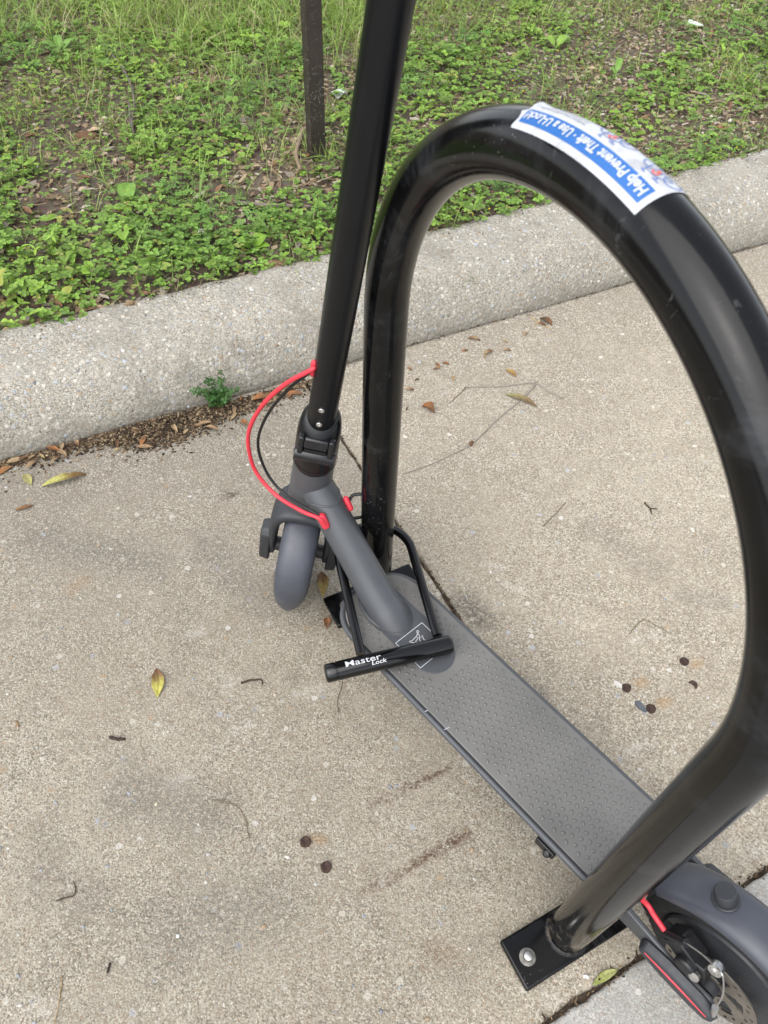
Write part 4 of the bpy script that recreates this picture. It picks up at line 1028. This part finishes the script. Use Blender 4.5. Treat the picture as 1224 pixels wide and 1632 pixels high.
# lettering wrapped on the crossbar
LV = SMI @ CAM - (cb0 + cb1) / 2; LV = (LV - cu_ * LV.dot(cu_)).normalized(); LUP = (cu_.cross(LV)); 
if LUP.x < 0: LUP = -LUP            # up in the view: forward along the scooter
def lock_text(body, s0, s1, up0_, hgt, name, bold, shear=0.0):
    vs, fs, x0, x1 = text_mesh(body, 1.0, bold, shear); out = []
    for v in vs:
        s = s0 + (s1 - s0) * (v.x - x0) / (x1 - x0); ang = (up0_ + v.y / 0.73 * hgt) / 0.0138
        out.append(cb0 - LO + cu_ * s + (LV * math.cos(ang) + LUP * math.sin(ang)) * 0.01408)
    return MB().add(out, fs).build(name, M['silverp'], bar_, smooth=180)
lock_text('Master', 0.030, 0.082, 0.0024, 0.0090, 'lettering', 0.006)
lock_text('Lock', 0.067, 0.089, -0.0032, 0.0060, 'lettering', 0.012, 0.15)

# ------------------------------------------------------------------ square post in the verge
pc = gp(504, 236, 0.15); pa, pp = to_k(pc); pc.z = vz(pa, pp - 0.242)
post = empty('square_post', pc, KA, 'dark brown square steel post standing in the clover verge', 'post')
m = MB(); m.box((0, 0.0, 0.75), (0.041, 0.041, 1.62)); m.build('shaft', M['post'], post, bevel=0.003)
m = MB(); m.box((0, 0.0, 1.567), (0.047, 0.047, 0.012)); m.build('cap', M['post'], post, bevel=0.003)

# ------------------------------------------------------------------ small things lying about
def tint_obj(name, V, Fc, col, mat, smooth=True, solid=0.0):
    me = bpy.data.meshes.new(name); me.from_pydata([tuple(v) for v in V], [], Fc)
    at = me.color_attributes.new('tint', 'FLOAT_COLOR', 'POINT')
    cc = col if hasattr(col[0], '__len__') else [col] * len(V)
    at.data.foreach_set('color', np.concatenate([np.clip(np.array(cc, dtype=float), 0, 1), np.ones((len(V), 1))], 1).astype(np.float32).ravel())
    me.materials.append(mat)
    if smooth: me.shade_smooth()
    o = bpy.data.objects.new(name, me); COL.objects.link(o)
    if solid:
        m = o.modifiers.new('solid', 'SOLIDIFY'); m.thickness = solid
    return o
def ground_z(P):
    a, p = to_k(P)
    return vz(a, p - 0.242) if p > 0.242 else 0.0015
def dead_leaf(px0, px1, width, col0, col1, label, curl=0.25, z=None, group=None, seed=0, cat='leaf'):
    """a fallen leaf from pixel px0 (stalk) to px1 (tip); width relative to its length"""
    r = random.Random(seed + int(px0[0] * 7 + px0[1])); z0 = 0.0 if z is None else z
    a = gp(*px0, z0); b = gp(*px1, z0); d = b - a; L = d.length; ex = d / L; ey = Vector((-ex.y, ex.x, 0)); V = []; Fc = []; C = []; n = 9; nc = 4
    for i in range(n + 1):
        t = i / n; w = width * L / 2 * (math.sin(math.pi * min(0.985, 0.04 + t * 0.96)) ** 0.85) * (1 + 0.12 * r.uniform(-1, 1))
        if t < 0.08: w = L * 0.018
        zc = curl * L * (0.25 - (t - 0.5) ** 2) * 0.6 * (1 if curl > 0 else -1) + 0.0015
        side = 0.05 * L * math.sin(t * 3 + seed)
        for j in range(-nc, nc + 1):
            s = j / nc; up_ = abs(s) ** 1.6 * w * abs(curl) * 1.1 + 0.04 * w * r.uniform(-1, 1)
            V.append(a + ex * (L * t) + ey * (w * s * (1 - 0.25 * abs(curl)) + side) + Vector((0, 0, max(0.0006, zc + up_))))
            k = min(1, max(0, (t - 0.25 + 0.25 * r.uniform(-.4, .4)) / 0.4)); m_ = 0.78 if j == 0 else r.uniform(0.88, 1.12)
            C.append([(col0[q] * (1 - k) + col1[q] * k) * m_ for q in range(3)])
    w2 = 2 * nc + 1
    for i in range(n):
        for j in range(w2 - 1): Fc.append((i * w2 + j, i * w2 + j + 1, (i + 1) * w2 + j + 1, (i + 1) * w2 + j))
    o = tint_obj('fallen_leaf', V, Fc, C, M['dry'], True, 0.0006); return tag(o, label, cat, group)
BR, TAN, YG, OR_, DK = (0.2, 0.11, 0.06), (0.38, 0.28, 0.17), (0.48, 0.46, 0.12), (0.36, 0.16, 0.065), (0.11, 0.07, 0.045)
dead_leaf((250, 1066), (251, 1112), 0.42, BR, (0.5, 0.47, 0.12), 'leaf with brown base and yellow tip alone on the concrete', 0.3)
dead_leaf((138, 757), (66, 776), 0.26, (0.2, 0.12, 0.05), (0.46, 0.45, 0.15), 'long curled yellow-green leaf near the debris by the kerb', 0.6)
dead_leaf((53, 806), (24, 814), 0.3, BR, (0.25, 0.14, 0.06), 'small brown leaf at the left edge below the curled yellow leaf', 0.4)
dead_leaf((-4, 758), (22, 744), 0.45, OR_, (0.3, 0.17, 0.08), 'orange-brown leaf at the left end of the gutter debris', 0.3)
dead_leaf((38, 757), (50, 774), 0.5, (0.34, 0.31, 0.14), (0.4, 0.38, 0.16), 'small olive leaf beside the curled yellow leaf', 0.3)
dead_leaf((806, 630), (856, 650), 0.24, (0.3, 0.27, 0.13), (0.22, 0.15, 0.08), 'long tan and green leaf under the forked twig', 0.35)
dead_leaf((672, 648), (692, 660), 0.75, OR_, BR, 'crumpled rust-brown leaf to the right of the rack leg', 0.8)
dead_leaf((512, 912), (514, 952), 0.4, BR, (0.36, 0.28, 0.1), 'brown leaf on the concrete between front wheel and lock', 0.35)
dead_leaf((520, 985), (521, 1003), 0.7, OR_, BR, 'small rusty leaf at the corner of the far base plate', 0.6)
dead_leaf((806, 590), (822, 602), 0.5, (0.42, 0.3, 0.1), (0.35, 0.2, 0.08), 'small golden leaf above the forked twig', 0.4)
dead_leaf((860, 508), (880, 520), 0.5, DK, BR, 'dark brown leaf with straw below the kerb inside the hoop', 0.5)
dead_leaf((1050, 1525), (1108, 1522), 0.3, (0.3, 0.17, 0.09), (0.4, 0.24, 0.13), 'brown leaf lodged in the joint beside the rear wheel', 0.3)
dead_leaf((945, 1570), (985, 1546), 0.3, (0.3, 0.34, 0.1), (0.42, 0.44, 0.18), 'yellow-green leaf lodged in the joint by the near base plate', 0.3)
GG = 'dead leaves in the gutter debris'
GL = 'small dead leaf in the dark debris along the kerb foot'
for i in range(34):
    t = random.random(); x = 8 + 470 * t; yb = 742 - 0.262 * x; w = 10 + 42 * math.exp(-((x - 265) / 110) ** 2) + 14 * math.exp(-((x - 400) / 60) ** 2)
    y = yb + random.uniform(-4, 1) + w * random.uniform(0, 1); an = random.uniform(0, 6.28); L = random.uniform(14, 32)
    c0, c1 = random.choice(((BR, TAN), (TAN, TAN), (DK, BR), (OR_, BR), ((0.3, 0.2, 0.12), (0.34, 0.24, 0.14)), ((0.42, 0.36, 0.16), TAN)))
    dead_leaf((x, y), (x + L * math.cos(an), y + L * 0.55 * math.sin(an)), random.uniform(0.3, 0.5), c0, c1, GL, random.uniform(0.2, 0.6), 0.004, GG, i)
GG2 = 'leaf scraps below the kerb'
for i, (x, y) in enumerate(((655, 592), (660, 622), (648, 655), (668, 605), (700, 588), (765, 545), (785, 560), (800, 545), (772, 572), (815, 560), (690, 590), (716, 582), (745, 540), (870, 520), (720, 600), (840, 530), (735, 560))):
    an = random.uniform(0, 6.28); L = random.uniform(9, 20); c0, c1 = random.choice(((BR, TAN), (OR_, BR), (TAN, TAN), (DK, BR)))
    dead_leaf((x, y), (x + L * math.cos(an), y + L * 0.55 * math.sin(an)), 0.45, c0, c1, 'tiny brown leaf scrap on the concrete under the kerb inside the hoop', 0.5, 0.0, GG2, i)

# debris crumbs in the gutter and joints (uncountable)
ms = []; cs = []
def crumb(P, s, c):
    ms.append((random.randrange(8), mat4(P, random.uniform(0, 6.3), random.uniform(0, 6.3), random.gauss(0, .4), (s * random.uniform(.8, 2.6), s * random.uniform(.4, 1), s * 0.6)))); cs.append(np.array(c) * random.uniform(.6, 1.2))
for i in range(8500):
    x = random.uniform(-60, 500) if random.random() < 0.8 else random.gauss(265, 70); w = 5 + 46 * math.exp(-((x - 268) / 95) ** 2) + 16 * math.exp(-((x - 400) / 60) ** 2) + 9 * math.exp(-((x - 60) / 70) ** 2)
    y = 742 - 0.262 * x - 6 + w * random.betavariate(1.0, 1.8) + (0 if i % 4 else random.expovariate(0.16))
    a, p = to_k(gp(x, y)); hgt = 0.012 * math.exp(-((x - 265) / 110) ** 2) * max(0, 1 - abs(p + 0.03) / 0.06)
    crumb(gp(x, y) + Vector((0, 0, 0.001 + hgt * random.random())), random.uniform(0.001, 0.0042), random.choice(((0.07, 0.05, 0.035), (0.05, 0.035, 0.025), (0.11, 0.075, 0.045), (0.2, 0.14, 0.085), (0.36, 0.28, 0.18))))
tag(scatter('gutter_debris', chips_t, ms, cs, M['dry']), 'dark crumbled leaf debris gathered along the foot of the kerb', 'debris', kind='stuff')
ms = []; cs = []
for i in range(2600):
    u = random.random()
    if u < 0.3: a = random.uniform(-1.0, 1.9); P = kp(a, -random.expovariate(140), 0.001) 
    elif u < 0.6: p = random.uniform(eline(0.3), -0.01); P = kp(cline(p) + random.gauss(0, 0.0035), p, -0.006 + random.random() * 0.006)
    else: a = random.uniform(-0.2, 1.3); P = kp(a, eline(a) + random.gauss(0.001, 0.0045), -0.006 + random.random() * 0.010)
    if u < .3 and (P - gp(780, 520)).length > 1.0: continue
    crumb(P, random.uniform(0.0008, 0.003), random.choice(((0.07, 0.05, 0.035), (0.05, 0.035, 0.025), (0.13, 0.09, 0.055), (0.24, 0.17, 0.1))))
for i in range(1500):
    a = random.uniform(-1.2, 2.0); p = 0.238 - random.expovariate(60)
    if p < 0.13 or mnoise.noise(Vector((a * 6, 3, 8))) < -0.15: continue
    crumb(kp(a, p, 0.134), random.uniform(0.0008, 0.0028), random.choice(((0.09, 0.065, 0.045), (0.06, 0.045, 0.03), (0.16, 0.115, 0.075), (0.3, 0.23, 0.15))))
tag(scatter('joint_debris', chips_t, ms, cs, M['dry']), 'dark crumbs of dirt in the pavement joints and on the kerb back edge', 'debris', kind='stuff')

def twig(paths, radius, col, label, cat='twig', zoff=0.002, tip=0.4, group=None, knots=True):
    m = MB()
    for pl in paths:
        pts = [gp(p[0], p[1], (p[2] if len(p) > 2 else 0.0)) + Vector((0, 0, zoff)) for p in pl]; cp = catmull(pts, 7)
        cp = [q + Vector((random.gauss(0, .0004), random.gauss(0, .0004), abs(random.gauss(0, .0003)))) for q in cp]
        m.tube(cp, [radius * (1 - (1 - tip) * i / len(cp)) * random.uniform(.85, 1.2) for i in range(len(cp))], 7)
    me = bpy.data.meshes.new('twig'); o = tint_obj('twig', m.v, m.f, col, M['dry']); return tag(o, label, cat, group)
twig([[(896, 636), (872, 624), (850, 612), (800, 617), (742, 618)], [(850, 612), (858, 608)], [(852, 616), (828, 640), (790, 672), (752, 708), (700, 735), (642, 757)]], 0.0024, (0.33, 0.3, 0.26), 'grey forked twig lying inside the hoop', tip=0.35)
twig([[(752, 705), (749, 712)]], 0.0042, (0.16, 0.09, 0.05), 'small brown bud knot on the thin twig inside the hoop', 'twig', tip=0.8)
twig([[(742, 618), (735, 626), (715, 645)]], 0.0012, (0.2, 0.15, 0.11), 'fine twig tail at the left end of the forked twig', tip=0.4)
twig([[(865, 840), (883, 822), (901, 803)]], 0.0013, (0.26, 0.21, 0.15), 'short straight straw inside the hoop under the forked twig', tip=0.8)
twig([[(1002, 1012), (1012, 1000), (1026, 989), (1045, 998), (1066, 1010)]], 0.0008, (0.22, 0.18, 0.12), 'thin bent stalk above the rusty bolts inside the hoop', tip=0.7)
twig([[(1027, 803), (1036, 811), (1048, 812)], [(1036, 811), (1038, 820)]], 0.0016, (0.08, 0.05, 0.035), 'tiny dark three-armed twig inside the hoop', tip=0.5)
twig([[(338, 1276), (362, 1279), (382, 1290), (392, 1310), (398, 1338)]], 0.0008, (0.2, 0.16, 0.11), 'thin curved stem on the bare concrete left of the rusty bolts', tip=0.8)
twig([[(90, 1436), (106, 1431), (119, 1427), (121, 1415), (117, 1405)]], 0.001, (0.09, 0.07, 0.05), 'thin dark bent stalk near the lower left', tip=0.7)
twig([[(384, 1089), (400, 1085), (417, 1085), (418, 1092)]], 0.0016, (0.08, 0.055, 0.04), 'small dark hooked twig left of the lock bar', tip=0.7)
twig([[(175, 1175), (187, 1178), (200, 1179)]], 0.0026, (0.06, 0.042, 0.035), 'short dark bark piece below the yellow-tipped leaf', 'bark', tip=0.8)
twig([[(26, 1150), (31, 1160)]], 0.0016, (0.3, 0.2, 0.11), 'short tan splinter near the left edge', tip=0.7)
twig([[(100, 1555), (94, 1600), (88, 1632)]], 0.0007, (0.4, 0.28, 0.14), 'thin pale straw at the lower left corner', tip=0.7)
twig([[(176, 1535), (172, 1551)]], 0.0017, (0.05, 0.04, 0.035), 'tiny dark sliver near the bottom left', tip=0.5)
twig([[(545, 1060), (545, 1095), (538, 1115), (540, 1140)]], 0.0007, (0.1, 0.075, 0.05), 'hair-thin dark stem hanging below the lock bar on the concrete', tip=0.7)
twig([[(845, 505), (860, 517), (880, 526)], [(862, 512), (850, 520)]], 0.0016, (0.5, 0.38, 0.22), 'pale straw pieces beside the dark leaf under the kerb', tip=0.6)

# rusty bolt stubs left in the concrete
BG = [((487, 1342), 'rusty bolt stub left of the rust streaks, upper of the near pair'), ((520, 1382), 'rusty bolt stub left of the rust streaks, lower of the near pair'), ((998, 1097), 'rusty bolt stub beside the white flake inside the hoop'),
      ((1037, 1130), 'rusty bolt stub beside the grey flake inside the hoop'), ((1090, 1055), 'tilted rusty bolt stub inside the hoop, farthest of four'), ((1104, 1092), 'flat rusty bolt stub nearest the right leg of the hoop')]
for i, (q, lab) in enumerate(BG):
    m = MB(); r = 0.0078; ax = Vector((random.uniform(-.15, .15), random.uniform(-.15, .15), 1)); h = 0.0032 if i != 5 else 0.0015
    prof = [(r * 1.08, -0.004), (r * 1.03, h * .5), (r * 0.97, h), (r * 0.84, h * 1.1), (r * 0.5, h * 0.8), (r * .05, h * 0.75)]
    m.lathe(prof, (0, 0, 0), ax, 18); m.v = [(x * (1 + .22 * mnoise.noise(Vector((x * 260, y * 260, i)))), y * (1 + .22 * mnoise.noise(Vector((x * 260, y * 260, i + 5)))), z) for x, y, z in m.v]
    o = m.build('bolt_stub', M['rustm'], None, smooth=50); o.location = gp(*q); tag(o, lab, 'bolt', 'rusty bolt stubs')
def flake(q, pts, th, col, label):
    a = gp(*q); V = [a + Vector((x, y, 0.001)) for x, y in pts] + [a + Vector((x * .9, y * .9, th + 0.0015 * math.sin(x * 400))) for x, y in pts]; n = len(pts)
    o = tint_obj('flake', V, [tuple(range(n))[::-1], tuple(range(n, 2 * n))] + [(i, (i + 1) % n, n + (i + 1) % n, n + i) for i in range(n)], col, M['stone'], False); return tag(o, label, 'flake')
flake((1020, 1126), [(-0.007, 0.009), (-0.0085, 0.002), (-0.003, -0.006), (0.007, -0.011), (0.010, -0.008), (0.004, 0.002), (0.0, 0.009)], 0.004, (0.1, 0.11, 0.125), 'dark slate-grey flake beside a rusty bolt stub')
flake((985, 1092), [(-0.006, 0.008), (-0.007, 0.001), (0.0, -0.005), (0.005, -0.007), (0.006, -0.001), (0.0, 0.006)], 0.003, (0.6, 0.58, 0.54), 'white chipped flake beside a rusty bolt stub')

# plants
def broad_leaf(a_px, ang, L, W, col, h, seed, lift=0.35):
    pass
def broad_weed(px, leaves, label, col=(0.15, 0.29, 0.05), name='broadleaf_weed', cat='weed'):
    g = gp(*px, 0.14); g.z = ground_z(g)
    root = empty(name, g, 0, label, cat)
    for (ang, L, W, lift) in leaves:
        n = 8; nc = 3; V = []; Fc = []; C = []
        for i in range(n + 1):
            t = i / n; w = W / 2 * math.sin(math.pi * min(0.97, 0.03 + t ** 0.9 * 0.95)) ** 0.7
            if t < 0.14: w = 0.0012
            x = L * t; z = 0.012 + L * lift * math.sin(t * 1.9) * 0.8
            for j in range(-nc, nc + 1):
                s = j / nc; yy = w * s; zz = z + abs(s) * w * 0.35 + 0.001 * math.sin(9 * t + 4 * s)
                V.append((x * math.cos(ang) - yy * math.sin(ang), x * math.sin(ang) + yy * math.cos(ang), zz)); k = (1.22 if j == 0 else random.uniform(.88, 1.1)); C.append([c * k for c in col])
        w2 = 2 * nc + 1
        for i in range(n):
            for j in range(w2 - 1): Fc.append((i * w2 + j, i * w2 + j + 1, (i + 1) * w2 + j + 1, (i + 1) * w2 + j))
        o = tint_obj('leaf', V, Fc, C, M['leafy']); o.parent = root
    m = MB(); m.tube([(0, 0, -0.005), (0, 0, 0.008), (0.001, 0, 0.016)], 0.0018, 7); o = tint_obj('stem', m.v, m.f, col, M['leafy']); o.parent = root
    return root
broad_weed((100, 90), [(2.9, .07, .026, .35), (0.9, .06, .026, .5), (2.0, .06, .026, .6), (-0.6, .04, .02, .3)], 'light green rosette weed with long oval leaves at upper left', (0.17, 0.31, 0.06))
broad_weed((200, 325), [(1.5, .058, .046, .55)], 'single large round upright leaf in the clover at left', (0.16, 0.3, 0.045))
broad_weed((402, 390), [(2.7, .045, .034, .4), (0.9, .046, .034, .5), (0.1, .04, .03, .3)], 'bright green weed with broad leaves just behind the kerb', (0.2, 0.36, 0.04))
broad_weed((388, 442), [(1.2, .03, .022, .3), (2.4, .028, .02, .3)], 'small two-leaved weed growing at the kerb edge', (0.16, 0.3, 0.05))
broad_weed((885, 80), [(2.5, .05, .034, .5), (0.7, .055, .032, .6)], 'pale green weed with two broad leaves at upper middle', (0.22, 0.36, 0.06))
broad_weed((982, 118), [(1.3, .055, .022, .8), (2.2, .035, .016, .5)], 'upright narrow-leaved weed in the mulch at upper right', (0.18, 0.33, 0.06))
broad_weed((165, 112), [(1.4, .034, .032, .5)], 'small round-leaved weed below the rosette weed', (0.16, 0.3, 0.06))
broad_weed((50, 450), [(0.5, .026, .024, .3)], 'dark round leaf low in the clover at far left', (0.1, 0.2, 0.05))
broad_weed((75, 500), [(2.9, .06, .013, .2), (0.2, .055, .012, .2), (-0.5, .05, .012, .2)], 'strap-leaved weed lying over the soil by the kerb at left', (0.14, 0.26, 0.06))
def grass_weed(px, n, L, label, col, spread=0.9):
    g = gp(*px, 0.14); g.z = ground_z(g); root = empty('grass_tuft', g, 0, label, 'grass')
    for k in range(n):
        v, f, s = blade(6, random.uniform(0.4, 1.4)); LL_ = L * random.uniform(.6, 1.1); M4 = mat4(Vector((random.gauss(0, .004), random.gauss(0, .004), -0.003)), random.uniform(0, 6.3), random.uniform(0, 6.3), random.gauss(0, .35), (LL_, LL_ * random.uniform(1.0, 1.9), LL_))
        o = tint_obj('blade', [(M4 @ np.array([*q, 1]))[:3] for q in v], f, [[c * t for c in col] for t in s], M['leafy']); o.parent = root
grass_weed((318, 320), 12, 0.1, 'wide-bladed grass tuft in the clover left of the stem', (0.16, 0.27, 0.05))
grass_weed((455, 100), 14, 0.08, 'yellow-green broad grass tuft beside the brown post', (0.25, 0.36, 0.05))
grass_weed((505, 265), 16, 0.05, 'short fine grass tuft at the foot of the brown post', (0.2, 0.28, 0.08))
grass_weed((1190, 140), 18, 0.07, 'green grass tuft standing in pale mulch at far right', (0.12, 0.24, 0.04))
grass_weed((250, 245), 10, 0.1, 'long-bladed grass tuft above the round-leaved weed', (0.17, 0.28, 0.05))
grass_weed((290, 205), 9, 0.09, 'arching grass tuft in the middle of the left verge', (0.18, 0.28, 0.06))
grass_weed((15, 235), 12, 0.08, 'light grass tuft at the left edge of the verge', (0.22, 0.32, 0.08))
grass_weed((770, 410 - 100), 4, 0.03, 'tiny grass sprig by the kerb inside the hoop', (0.18, 0.3, 0.06))
# small clover-like plant rooted in the gutter
def gutter_plant():
    g = gp(352, 652, 0.0); root = empty('gutter_weed', g, 0, 'small dark green leafy plant growing at the foot of the kerb', 'weed')
    k = 0
    for s in range(13):
        an = random.uniform(-0.3, 3.6); L = random.uniform(0.045, 0.09); lean = random.uniform(.25, .7)
        if s == 0: an, L, lean = 1.3, 0.11, 0.3
        tip = Vector((math.cos(an) * L * lean, math.sin(an) * L * lean * 0.7, L * 0.8)); P = catmull([(0, 0, 0), tip * 0.5 + Vector((0, 0, .006)), tip], 5)
        m = MB(); m.tube(P, 0.0009, 6); o = tint_obj('stem', m.v, m.f, (0.1, 0.17, 0.05), M['leafy']); o.parent = root
        for q in range(3, len(P)):
            v, f, sh_ = merge([leaflet(1.0, 0.8, 2.09 * j, 0.1, 0.03, 3, .05) for j in range(3)]); M4 = mat4(P[q] + Vector((random.gauss(0, .004), random.gauss(0, .004), random.gauss(0, .002))), random.uniform(0, 6), random.uniform(0, 6), random.gauss(0, .5), random.uniform(.006, .0098))
            c0 = random.uniform(.7, 1.2); o = tint_obj('leaf', [(M4 @ np.array([*w, 1]))[:3] for w in v], f, [[.06 * c0 * t, .15 * c0 * t, .035 * c0 * t] for t in sh_], M['leafy']); o.parent = root; k += 1
gutter_plant()
# white clover flower
g = gp(322, 376, 0.14); g.z = ground_z(g) + 0.03
root = empty('clover_flower', g - Vector((0, 0, .03)), 0, 'single white clover flower head in the clover left of the stem', 'flower')
V = []; Fc = []
for k in range(34):
    z = random.uniform(-.2, 1); a = random.uniform(0, 6.3); r = math.sqrt(max(0, 1 - z * z)); d = Vector((r * math.cos(a), r * math.sin(a), z)); e = d.orthogonal().normalized() * .0012; b = len(V)
    V += [d * .002 + Vector((0, 0, .03)) + e, d * .002 + Vector((0, 0, .03)) - e, d * .009 + Vector((0, 0, .03)) - e * .6, d * .009 + Vector((0, 0, .03)) + e * .6]; Fc.append((b, b + 1, b + 2, b + 3))
o = tint_obj('petals', V, Fc, (0.72, 0.7, 0.64), M['leafy']); o.parent = root
m = MB(); m.tube([(0, 0, 0), (.001, 0, .015), (0, 0, .03)], .0009, 6); o = tint_obj('stem', m.v, m.f, (.12, .22, .05), M['leafy']); o.parent = root

# litter, sticks and bark in the verge
def vtwig(pl, r, col, label, cat='stick', tip=.6, z=0.012):
    paths = []
    for l in pl:
        out = []
        for (x, y) in l:
            g = gp(x, y, .14); out.append((x, y, ground_z(g) + z))
        paths.append(out)
    return twig(paths, r, col, label, cat, 0.0, tip)
vtwig([[(482, 205), (476, 228), (472, 246), (478, 270)], [(476, 232), (466, 225)]], 0.0062, (0.3, 0.23, 0.16), 'stout forked tan stick leaning at the foot of the brown post', 'stick', .8, .02)
vtwig([[(372, 322), (420, 327), (500, 329)]], 0.0055, (0.24, 0.2, 0.17), 'thick grey stick lying in mulch left of the scooter stem', 'stick', .8)
vtwig([[(176, 85), (190, 100), (206, 130), (214, 165), (210, 195), (213, 212)], [(206, 165), (208, 200)]], 0.0032, (0.16, 0.14, 0.13), 'dark crooked twig standing in the left verge', 'stick', .6, .03)
vtwig([[(100, 232), (135, 230), (160, 226)]], 0.0026, (0.2, 0.16, 0.12), 'thin stick lying in the left verge below the bark chunk', 'stick')
vtwig([[(505, 290), (530, 281)]], 0.0016, (0.5, 0.44, 0.33), 'pale straw below the brown post', 'stick')
vtwig([[(1118, 62), (1126, 76), (1140, 84)]], 0.005, (0.34, 0.29, 0.23), 'grey curved stick under the white paper scrap', 'stick', .7)
def crumple(px, pts, col, label, name='paper_scrap', h=0.006, cat='litter'):
    g = gp(*px, .14); g.z = ground_z(g) + .012; V = []; n = len(pts)
    for k, (x, y) in enumerate(pts): V.append(g + Vector((x, y, h * (1 if k % 2 else -.3))))
    cx = sum(p[0] for p in pts) / n; cy = sum(p[1] for p in pts) / n
    V.append(g + Vector((cx, cy, h * 1.3)))
    o = tint_obj(name, V, [(i, (i + 1) % n, n) for i in range(n)], col, M['stone'], False, .0006); return tag(o, label, cat)
crumple((540, 148), [(-.03, .012), (-.022, -.014), (0, -.026), (.018, -.012), (.026, .006), (.012, .014), (-.006, .024)], (.62, .62, .63), 'crumpled pale grey scrap between the post and the stem', h=.012)
crumple((1106, 40), [(-.022, .018), (-.014, .024), (.03, -.012), (.026, -.03), (.004, -.016)], (.74, .76, .8), 'white folded paper scrap in the mulch at upper right', h=.006)
crumple((252, 150), [(-.014, .004), (0, -.006), (.014, .0), (.004, .006)], (.68, .66, .66), 'thin white paper shred in the left verge')
crumple((362, 449), [(-.009, -.006), (.006, -.004), (.01, .007), (-.004, .006)], (.8, .79, .76), 'white chip on the soil at the kerb edge', h=.004)
def bark(px, L, W, H, ang, col, label, name='bark_chunk', cat='bark'):
    g = gp(*px, .14); g.z = ground_z(g) + H * .35; v = np.array(ico_v) * (1 + .45 * (np.random.default_rng(int(px[0])).random((12, 1)) - .5))
    M4 = np.array(Matrix.Translation(g) @ Matrix.Rotation(ang, 4, 'Z') @ Matrix.Diagonal((L / 2, W / 2, H / 2, 1)))
    o = tint_obj(name, [(M4 @ np.array([*q, 1]))[:3] for q in v], ico_f, col, M['dry'], False); return tag(o, label, cat)
bark((135, 213), .075, .04, .024, .1, (.16, .09, .055), 'dark brown bark chunk in the left verge')
bark((62, 165), .04, .035, .03, 1.2, (.3, .24, .13), 'tan rounded clod at the left among the clover', 'clod', 'clod')
bark((440, 412), .07, .045, .02, .6, (.3, .2, .12), 'brown clod of earth behind the kerb left of the stem', 'clod', 'clod')
bark((135, 478), .06, .03, .012, .5, (.34, .22, .13), 'flat tan bark piece near the kerb at far left')
bark((75, 508), .07, .04, .014, .2, (.25, .17, .1), 'brown clod by the kerb edge at far left', 'clod', 'clod')
bark((1000, 160), .05, .025, .012, .1, (.36, .27, .17), 'long tan bark piece in the mulch at upper right')
bark((1020, 155), .024, .02, .014, .1, (.12, .13, .18), 'small dark blue-grey stone in the mulch at upper right', 'stone', 'stone')
